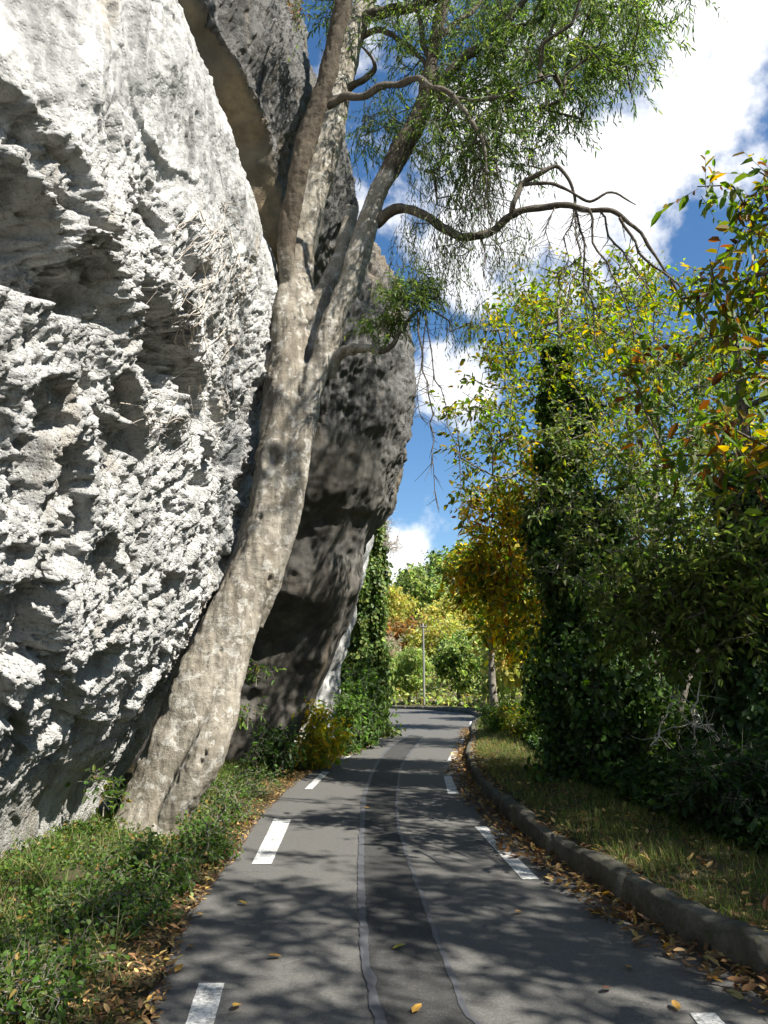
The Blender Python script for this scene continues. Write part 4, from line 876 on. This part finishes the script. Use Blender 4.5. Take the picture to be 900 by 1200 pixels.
#==SHRUBS==
# ------------------------------------------------------------------ ivy column, shrubs, undergrowth
IV = np.array([-.62, 24.0, 0.0])
iv = empty('ivy_column', IV, 'tall ivy-covered stem at the left kerbside of the bend, bare twigs on top', 'tree')
ivt = [IV + [0, 0, -.2], IV + [.02, 0, 1.5], IV + [.05, 0, 3], IV + [.12, 0, 4.6], IV + [.25, 0, 6.0], IV + [.35, 0, 7.2]]
g = Geo(); g.tube(ivt, [.2, .17, .15, .12, .08, .03], 10, 5, noise_amp=.04)
r8 = np.random.default_rng(71)
tw = blobs([(IV + [.35, 0, 6.6], (.65, .6, .75), 90), (IV + [.75, -.1, 5.9], (.5, .4, .4), 30), (IV + [0, 0, 6.6], (.5, .5, .6), 30)], r8)
TPi = cr_matrix(6, np.linspace(0, 5, 21)) @ np.array(ivt); Pn, par, rad, n0, tips = grow(TPi, tw, r8, .15, .004, skip=12, arch=.05)
idx = np.arange(n0, len(Pn)); Vv, Ff = segs_mesh(Pn[par[idx]], Pn[idx], np.minimum(rad[par[idx]], rad[idx] * 1.4) * 1.8, rad[idx] * 1.8, 4)
child(g.build('trunk', M['bark_mid'], IV), iv)
s_, e_, _, _ = twiglets(Pn[tips], unit(Pn[tips] - Pn[par[tips]]), 6, .3, r8)
V5, F5 = segs_mesh(s_, e_, np.full(len(s_), .0065), np.full(len(s_), .003), 3)
g = Geo(); g.add(Vv, Ff); g.add(V5, F5); child(g.build('bare_twig', M['dry'], IV), iv)
ivy_coat(iv, ivt, [.85, .68, .55, .50, .42, .12], 22000, r8, leaf=.12, pal=[((.09, .15, .035), 3), ((.06, .10, .025), 3), ((.16, .20, .05), 2.5)])

def bush(name, label, cat, c, rad, n, palette, seed, L=.07, W=.045, kind='oval', group=None, stems=14, mat='leaf', up=.7, clump=30, gap=.05, length=.22, stem_mat='bark_mid'):
    r = np.random.default_rng(seed); c = np.array(c, float); root = empty(name, c, label, cat, group)
    tgt = c + np.array([0, 0, rad[2] * .55]) + unit(r.normal(size=(clump, 3))) * (r.random((clump, 1)) ** .4) * np.array(rad) * [1, 1, .55]
    tgt[:, 2] = np.maximum(tgt[:, 2], c[2] + .06); stem = np.array([c + [0, 0, -.05], c + [0, 0, .08], c + [.01, 0, .15]])
    Pn, par, rd, n0, tips = grow(stem, tgt, r, .12, .0028, arch=.2, jitter=.15)
    idx = np.arange(1, len(Pn)); V, F = segs_mesh(Pn[par[idx]], Pn[idx], rd[idx] * 1.1, rd[idx], 4); g = Geo(); g.add(V, F)
    per = max(2, int(n / clump / max(2, int(length / gap))))
    cr, (s, e) = crown(Pn[tips], unit(Pn[tips] - Pn[par[tips]]), r, per, length, gap, L, W, palette, M[mat], 'foliage', c, kind, 1.1, .1, up)
    V, F = segs_mesh(s, e, np.full(len(s), .002), np.full(len(s), .001), 3); g.add(V, F)
    child(g.build('stem', M[stem_mat], c), root); child(cr, root); return root
BR = [((.07, .135, .025), 4), ((.10, .18, .035), 4), ((.04, .075, .018), 3.5), ((.16, .21, .05), 1.2), ((.27, .19, .06), .9)]
def gp(px, py, dz=0): p = G(px, py, .1); return (p[0], p[1], gzp(p[0], p[1]) + dz)
bl = [((30, 1120), (.5, .4, .12), 1800, 'bright bramble bush in the lower left corner'), ((120, 1065), (.45, .45, .22), 3400, 'leafy bramble below the rock, left of the trunk foot'), ((180, 1030), (.42, .45, .36), 3000, 'bramble directly in front of the big trunk foot'),
      ((240, 995), (.34, .45, .40), 2600, 'bramble right of the trunk foot, beside the asphalt'), ((262, 955), (.4, .5, .55), 1300, 'darker shrub in the recess behind the trunk'), ((10, 1175), (.35, .3, .2), 1200, 'low bramble at the very bottom left'),
      ((300, 925), (.35, .6, .4), 1100, 'small verge shrub beneath the boulder overhang')]
for k, ((px, py), rad, n, lab) in enumerate(bl):
    bush('bramble_bush', lab, 'bush', gp(px, py), rad, n, BR, 80 + k, L=.036, W=.027, group='brambles on the left verge', clump=60, gap=.030, length=.15)
bush('yellow_shrub', 'yellow-leaved shrub at the foot of the dark boulder', 'shrub', gp(372, 893), (.5, .7, 1.15), 1900, [((.60, .44, .04), 3.5), ((.16, .24, .04), 3.5), ((.36, .36, .05), 3)], 90, L=.12, W=.05, clump=50, gap=.07, length=.3)
bush('green_shrub', 'dark green shrub between yellow shrub and ivy column', 'shrub', gp(408, 878), (.4, .7, 1.3), 2400, BR[:3], 91, L=.09, W=.055, clump=70, gap=.06, length=.3)
bush('leafy_shrub', 'tall leafy shrub in front of the ivy column', 'shrub', gp(425, 872), (.5, .8, 1.9), 3200, DARKG[:2] + BR[:2], 92, L=.10, W=.06, clump=70, gap=.06, length=.3)
bush('dark_shrub', 'shaded shrub under the boulder, just right of the trunk', 'shrub', gp(318, 905), (.45, .6, .8), 1200, DARKG + BR[:1], 93, L=.09, W=.045, clump=40, gap=.06, length=.3)
bush('laurel_sprig', 'small sprig growing from the trunk base against the pale rock', 'plant', (G(128, 985)[0] - .05, 8.4, .3), (.18, .2, .5), 160, BR, 94, L=.07, W=.035, clump=12, length=.15)
# sprays hanging off the boulder right of the trunk
for k, (px, py, lab) in enumerate([(300, 800, 'thin spray of leaves sprouting right of the trunk, upper one'), (290, 850, 'thin spray of leaves sprouting right of the trunk, lower one')]):
    bush('leafy_sprig', lab, 'plant', P(px, py, 10.2), (.28, .25, .3), 130, BR, 96 + k, L=.07, W=.03, clump=9, length=.16)

# low shrubs on the right, dark undergrowth of ivy
ur = [((620, 872), (.8, 1.2, .9), 'low yellowish bush beside the far kerb', YELLOWG), ((590, 862), (.7, 1.2, .7), 'low green bush under the slim roadside tree', GREEN), ((660, 880), (.9, 1.0, 1.4), 'dim bush left of the ivy clad trunk', GREEN),
      ((760, 905), (.8, .8, 1.5), 'green bush catching light below the pale stems', GREEN), ((800, 930), (.7, .8, 1.2), 'leafy bush at the foot of the broad dark tree', GREEN), ((880, 1000), (.6, .7, .9), 'dark bush at the right edge behind the verge', DARKG), ((700, 925), (.6, .8, .9), 'dark bush at the foot of the ivy clad tree', DARKG),
      ((640, 850), (1.2, 1.5, 1.8), 'taller bush behind the far verge', GREEN)]
for k, ((px, py), rad, lab, pal) in enumerate(ur):
    p = gp(px, py); bush('verge_bush', lab, 'bush', p, rad, 3200, pal, 110 + k, L=.085, W=.05, clump=70, gap=.055, length=.26, group='bushes behind the right verge')
r9 = np.random.default_rng(121)
n = 80000; t = r9.random(n); yy = 3 + 30 * t ** 1.3; kx = np.interp(yy, RE[:, 1][RE[:, 1] < 35], RE[:, 0][RE[:, 1] < 35]); off = 1.35 + 4.8 * r9.random(n) ** 1.2; xx = kx + off
hgt = (.25 + 1.1 * sstep(1.3, 3.2, off)) * (1 + .9 * fbm(np.c_[xx * .9, yy * .9, xx * 0], 3)); zz = ground_z(xx, yy) + hgt * np.sqrt(r9.random(n))
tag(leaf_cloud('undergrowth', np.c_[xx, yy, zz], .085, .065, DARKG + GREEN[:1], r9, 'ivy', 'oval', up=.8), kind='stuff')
# rising wall of dim leaves further back, the wood's understorey
n = 60000; yy = 7 + 34 * r9.random(n); kx = np.interp(yy, RE[:, 1][RE[:, 1] < 35], RE[:, 0][RE[:, 1] < 35]); off = 4.0 + 9 * r9.random(n); xx = kx + off
hgt = 2.6 * (1 + .9 * fbm(np.c_[xx * .5, yy * .5, xx * 0], 3)); zz = ground_z(xx, yy) + hgt * r9.random(n)
tag(leaf_cloud('understorey_foliage', np.c_[xx, yy, zz], .15, .09, OLIVE + GREEN, r9, 'leaf', 'diamond', up=.6), kind='stuff')

# pale dead twigs in the dim wood
g = Geo(); r10 = np.random.default_rng(131)
dt = [[(905, 905, 8), (860, 880, 8.2), (815, 840, 8.5), (790, 800, 8.8)], [(860, 880, 8.2), (828, 858, 8.3), (800, 838, 8.4)], [(835, 850, 8.4), (800, 850, 8.6), (770, 860, 8.8)], [(818, 842, 8.5), (812, 870, 8.5), (806, 900, 8.5)], [(765, 880, 8.6), (780, 840, 8.6), (792, 815, 8.7)], [(812, 842, 8.5), (822, 800, 8.6), (838, 770, 8.7)]]
for a in dt:
    q_ = cr_matrix(len(a), np.linspace(0, len(a) - 1, 9)) @ np.array([P(*p) for p in a]); q_ = q_ + r10.normal(0, .03, q_.shape); g.tube(q_, np.linspace(.010, .003, 9), 6, 4)
    for j in range(7): q0 = q_[r10.integers(1, 9)]; v_ = unit(r10.normal(size=3)) * r10.uniform(.12, .4); g.tube([q0, q0 + v_ * .5 + r10.normal(0, .03, 3), q0 + v_], [.004, .003, .0015], 4, 3)
o = g.build('dead_branch', M['dry'], tuple(P(860, 880, 8.2))); tag(o, 'tangle of pale dead twigs in the dim wood on the right', 'branch')

# grass
def grass(name, pts, h, w, pal, r, lean=.35):
    n = len(pts); ax = unit(r.normal(0, lean, (n, 3)) * [1, 1, 0] + [0, 0, 1]); nr = unit(np.cross(ax, r.normal(size=(n, 3)))); H = h * (.5 + .9 * r.random(n))
    V, F, k = leaf_geo(pts, ax, nr, H, w, 'blade', 0, 0); return tag(make_mesh(name, V, F, M['grass'], smooth=False, attrs={'tint': np.repeat(pick_tints(n, pal, r), k, 0)}), kind='stuff')
GR = [((.10, .15, .035), 4), ((.15, .19, .05), 3), ((.26, .23, .10), 2), ((.06, .09, .02), 3)]
n = 46000; yy = 3.2 + 32 * r9.random(n) ** 1.5; kx = np.interp(yy, RE[:, 1][RE[:, 1] < 35], RE[:, 0][RE[:, 1] < 35]); off = .22 + 1.5 * r9.random(n); xx = kx + off
cl = fbm(np.c_[xx * 3, yy * 3, xx * 0], 3) > -.12; xx, yy = xx[cl], yy[cl]
grass('grass', np.c_[xx, yy, ground_z(xx, yy) - .01], .11, .006, GR, r9)
n = 36000; yy = 3.0 + 26 * r9.random(n) ** 1.4; kx = np.interp(yy, LE[:, 1][LE[:, 1] < 30], LE[:, 0][LE[:, 1] < 30]); off = .12 + 1.9 * r9.random(n) ** .8; xx = kx - off
cl = fbm(np.c_[xx * 2.2, yy * 2.2, xx * 0 + 4], 3) > -.05; xx, yy = xx[cl], yy[cl]
grass('verge_grass', np.c_[xx, yy, ground_z(xx, yy) - .01], .10, .005, GR, r9, .6)
n = 5200; yy = 3.0 + 16 * r9.random(n) ** 1.4; kx = np.interp(yy, LE[:, 1][LE[:, 1] < 30], LE[:, 0][LE[:, 1] < 30]); off = .35 + 1.5 * r9.random(n); xx = kx - off
cl = fbm(np.c_[xx * 5, yy * 5, xx * 0 + 14], 2) > .12; xx, yy = xx[cl], yy[cl]
grass('weeds', np.c_[xx, yy, ground_z(xx, yy) - .01], .26, .006, [((.30, .26, .13), 4), ((.16, .18, .06), 3), ((.12, .16, .04), 3)], r9, .45)
# low leafy ground cover on the left verge
n = 26000; yy = 2.8 + 14 * r9.random(n) ** 1.4; kx = np.interp(yy, LE[:, 1][LE[:, 1] < 30], LE[:, 0][LE[:, 1] < 30]); off = .55 + 1.6 * r9.random(n); xx = kx - off
cl = fbm(np.c_[xx * 1.4, yy * 1.4, xx * 0 + 8], 3); m_ = cl > -.4; xx, yy, cl, off = xx[m_], yy[m_], cl[m_], off[m_]
zz = ground_z(xx, yy) + r9.random(len(xx)) * (.06 + .16 * np.clip(cl + .2, 0, 1)) * sstep(.4, .9, off)
tag(leaf_cloud('ground_cover', np.c_[xx, yy, zz], .032, .025, BR, r9, 'leaf', 'oval', up=.9), kind='stuff')

# dead leaves: drifts (uncountable) and single ones on the asphalt
DEAD = [((.24, .15, .06), 4), ((.16, .09, .04), 4), ((.34, .24, .10), 3), ((.10, .06, .03), 4), ((.40, .28, .07), .7)]
def litter(name, xx, yy, L, r, zoff=0.0, stack=.03):
    n = len(xx); pos = np.c_[xx, yy, np.maximum(ground_z(xx, yy), zoff) + .006 + stack * r.random(n)]; ax = unit(r.normal(size=(n, 3)) * [1, 1, .22]); nr = unit(r.normal(0, .33, (n, 3)) + [0, 0, 1]); LL = L * (.35 + 1.0 * r.random(n))
    return tag(leaf_object(name, pos, ax, nr, LL, LL * .48, pick_tints(n, DEAD, r), M['litter'], 'oval', fold=.3, curl=-.25), kind='stuff')
def along(E, n, y0, y1, pw, r): yy = y0 + (y1 - y0) * r.random(n) ** pw; sel = E[:, 1] < 33; return yy, np.interp(yy, E[:, 1][sel], E[:, 0][sel])
yy, kx = along(RE, 3600, 2.5, 28, 1.6, r9); off = .30 * r9.random(len(yy)) ** 1.8 * (1 + .8 * fbm(np.c_[yy * 1.2, yy * 0, yy * 0], 2)); litter('gutter_litter', kx - .01 - off, yy, .075, r9, 0, .045)
yy, kx = along(LE, 12000, 2.5, 24, 1.5, r9); off = -.06 + .85 * r9.random(len(yy)) ** 1.3; litter('verge_litter', kx - off, yy, .042, r9, 0.0, .02)
yy, kx = along(RE, 3500, 3.0, 24, 1.5, r9); off = .10 + 1.1 * r9.random(len(yy)) ** 1.6; litter('bank_litter', kx + off, yy, .06, r9, 0, .03)
singles = [(239, 1073, 'by the left asphalt edge'), (289, 1062, 'left of the joint near the shadow'), (225, 1110, 'near the left verge'), (205, 1142, 'above the nearest left dash'), (330, 1123, 'left half of the lane in shade'), (281, 1179, 'right of the nearest left dash'), (460, 1114, 'on the dark relaid strip'), (612, 1070, 'in the middle of the right half'),
           (738, 1134, 'in the bright patch at the right'), (795, 1187, 'beside the nearest right dash'), (566, 988, 'touching the long right dash'), (483, 1190, 'bottom of the dark strip'), (434, 948, 'far up on the left joint'), (716, 1160, 'dark one low on the right')]
L0 = None
for k, (px, py, w) in enumerate(singles):
    p = G(px, py); r = np.random.default_rng(300 + k); a = r.random() * 6.28
    base = (p[0], p[1], .012); tint = pick_tints(1, [((.45, .28, .06), 2), ((.34, .2, .05), 1)] if k not in (10, 13) else [((.12, .07, .04), 1)], r)
    o = leaf_object('fallen_leaf', np.array([base]), np.array([[math.cos(a), math.sin(a), .05]]), np.array([[.1, .05, 1.0]]), .085, .045, tint, M['litter'], 'oval', base, .18, -.15)
    tag(o, 'single dead leaf on the asphalt, ' + w, 'leaf', 'fallen leaves scattered on the road')

# dry roots and creeper clinging to the pale face
GR1, GN1 = ROCK1; r11 = np.random.default_rng(141); flat = GR1.reshape(-1, 3); fpx, fpy = proj(flat)
sub = (flat[:, 1] > 4) & (flat[:, 1] < 10.6); fl = flat[sub]; fx = fpx[sub]; fy = fpy[sub]; fn = GN1.reshape(-1, 3)[sub]
def on_rock(px, py, lift):
    m = np.hypot(fx - px, fy - py) < 6
    if not m.any(): k = int(np.argmin(np.hypot(fx - px, fy - py)))
    else: c = np.where(m)[0]; k = c[int(np.argmin(np.linalg.norm(fl[c] - [0, 0, 1.6], axis=1)))]
    return fl[k] + np.array([.75, -.6, .1]) * lift
g = Geo()
for k in range(95):
    zone = k % 5
    if zone < 3: x0, y0 = r11.uniform(235, 292), r11.uniform(235, 440)
    elif zone == 3: x0, y0 = r11.uniform(200, 250), r11.uniform(330, 400)
    else: x0, y0 = r11.uniform(130, 250), r11.uniform(440, 500)
    ang = r11.normal(1.6 if zone < 4 else .1, .55); pts = []; x_, y_ = x0, y0
    for s in range(6):
        pts.append(on_rock(min(x_, 298), y_, .005 + .035 * r11.random())); ang += r11.normal(0, .35); st = r11.uniform(8, 17); x_ += -math.cos(ang) * st * (1 if zone < 4 else -1); y_ += abs(math.sin(ang)) * st
    pts = np.array(pts); 
    if np.max(np.linalg.norm(np.diff(pts, axis=0), axis=1)) > .8: continue
    rr0 = r11.uniform(.002, .008); g.tube(pts, np.linspace(rr0, rr0 * .35, 6), 5, 4)
for (px, py) in [(262, 195), (268, 235), (270, 248), (240, 300), (282, 300), (284, 330)]:
    a = on_rock(px, py, 0); b = a + np.array([.45, .05, -.22]) * r11.uniform(.6, 1.1); g.tube([a, (a + b) / 2 + [0, 0, .06], b], [.004, .003, .0012], 4, 5)
tag(g.build('dry_creeper', M['dry'], tuple(on_rock(270, 340, 0))), 'dry whitish roots and creeper stems clinging to the pale rock face', 'creeper')

# tufts on the ledges of the slab
ledge = P(322, 20, 11.2); bush('ledge_shrub', 'reddish dry tuft growing on the ledge at the very top', 'plant', ledge, (.6, .5, .5), 700, [((.10, .12, .03), 3), ((.20, .10, .05), 2), ((.07, .09, .02), 3)], 150, L=.07, W=.025, clump=26, length=.25)

# utility pole on the bend
pb0 = G(497, 829); z0 = gzp(pb0[0], pb0[1] + 2.5); base = np.array([pb0[0] * 1.05, pb0[1] + 2.5, z0])
pole = empty('utility_pole', base, 'thin grey utility pole standing behind the outer kerb of the bend', 'pole')
g = Geo(); g.tube([base + [0, 0, -.3], base + [.0, 0, 2.6], base + [-.02, 0, 5.6]], [.085, .075, .06], 12, 6)
def pole_mat():
    m = new_mat('weathered_pole'); n = N(m); v = n.coord(); n.out(n.mix(n.noise(n.mapping(v, (8, 8, .6)), 3, 5, .6), (.15, .145, .13), (.25, .24, .22)), .85); return m
M['pole'] = pole_mat(); child(g.build('shaft', M['pole'], base), pole)
g = Geo(); g.tube([base + [-.26, 0, 5.35], base + [.0, -.06, 5.36], base + [.26, 0, 5.35]], [.03, .035, .03], 8, 4); child(g.build('crossarm', M['pole'], base), pole)
for dx in (-.21, .21):
    g = Geo(); g.tube([base + [dx, -.02, 5.37], base + [dx, -.02, 5.44], base + [dx, -.02, 5.47], base + [dx, -.02, 5.52], base + [dx, -.02, 5.56]], [.015, .03, .02, .03, .015], 10, 3); child(g.build('insulator', M['pole'], base), pole)
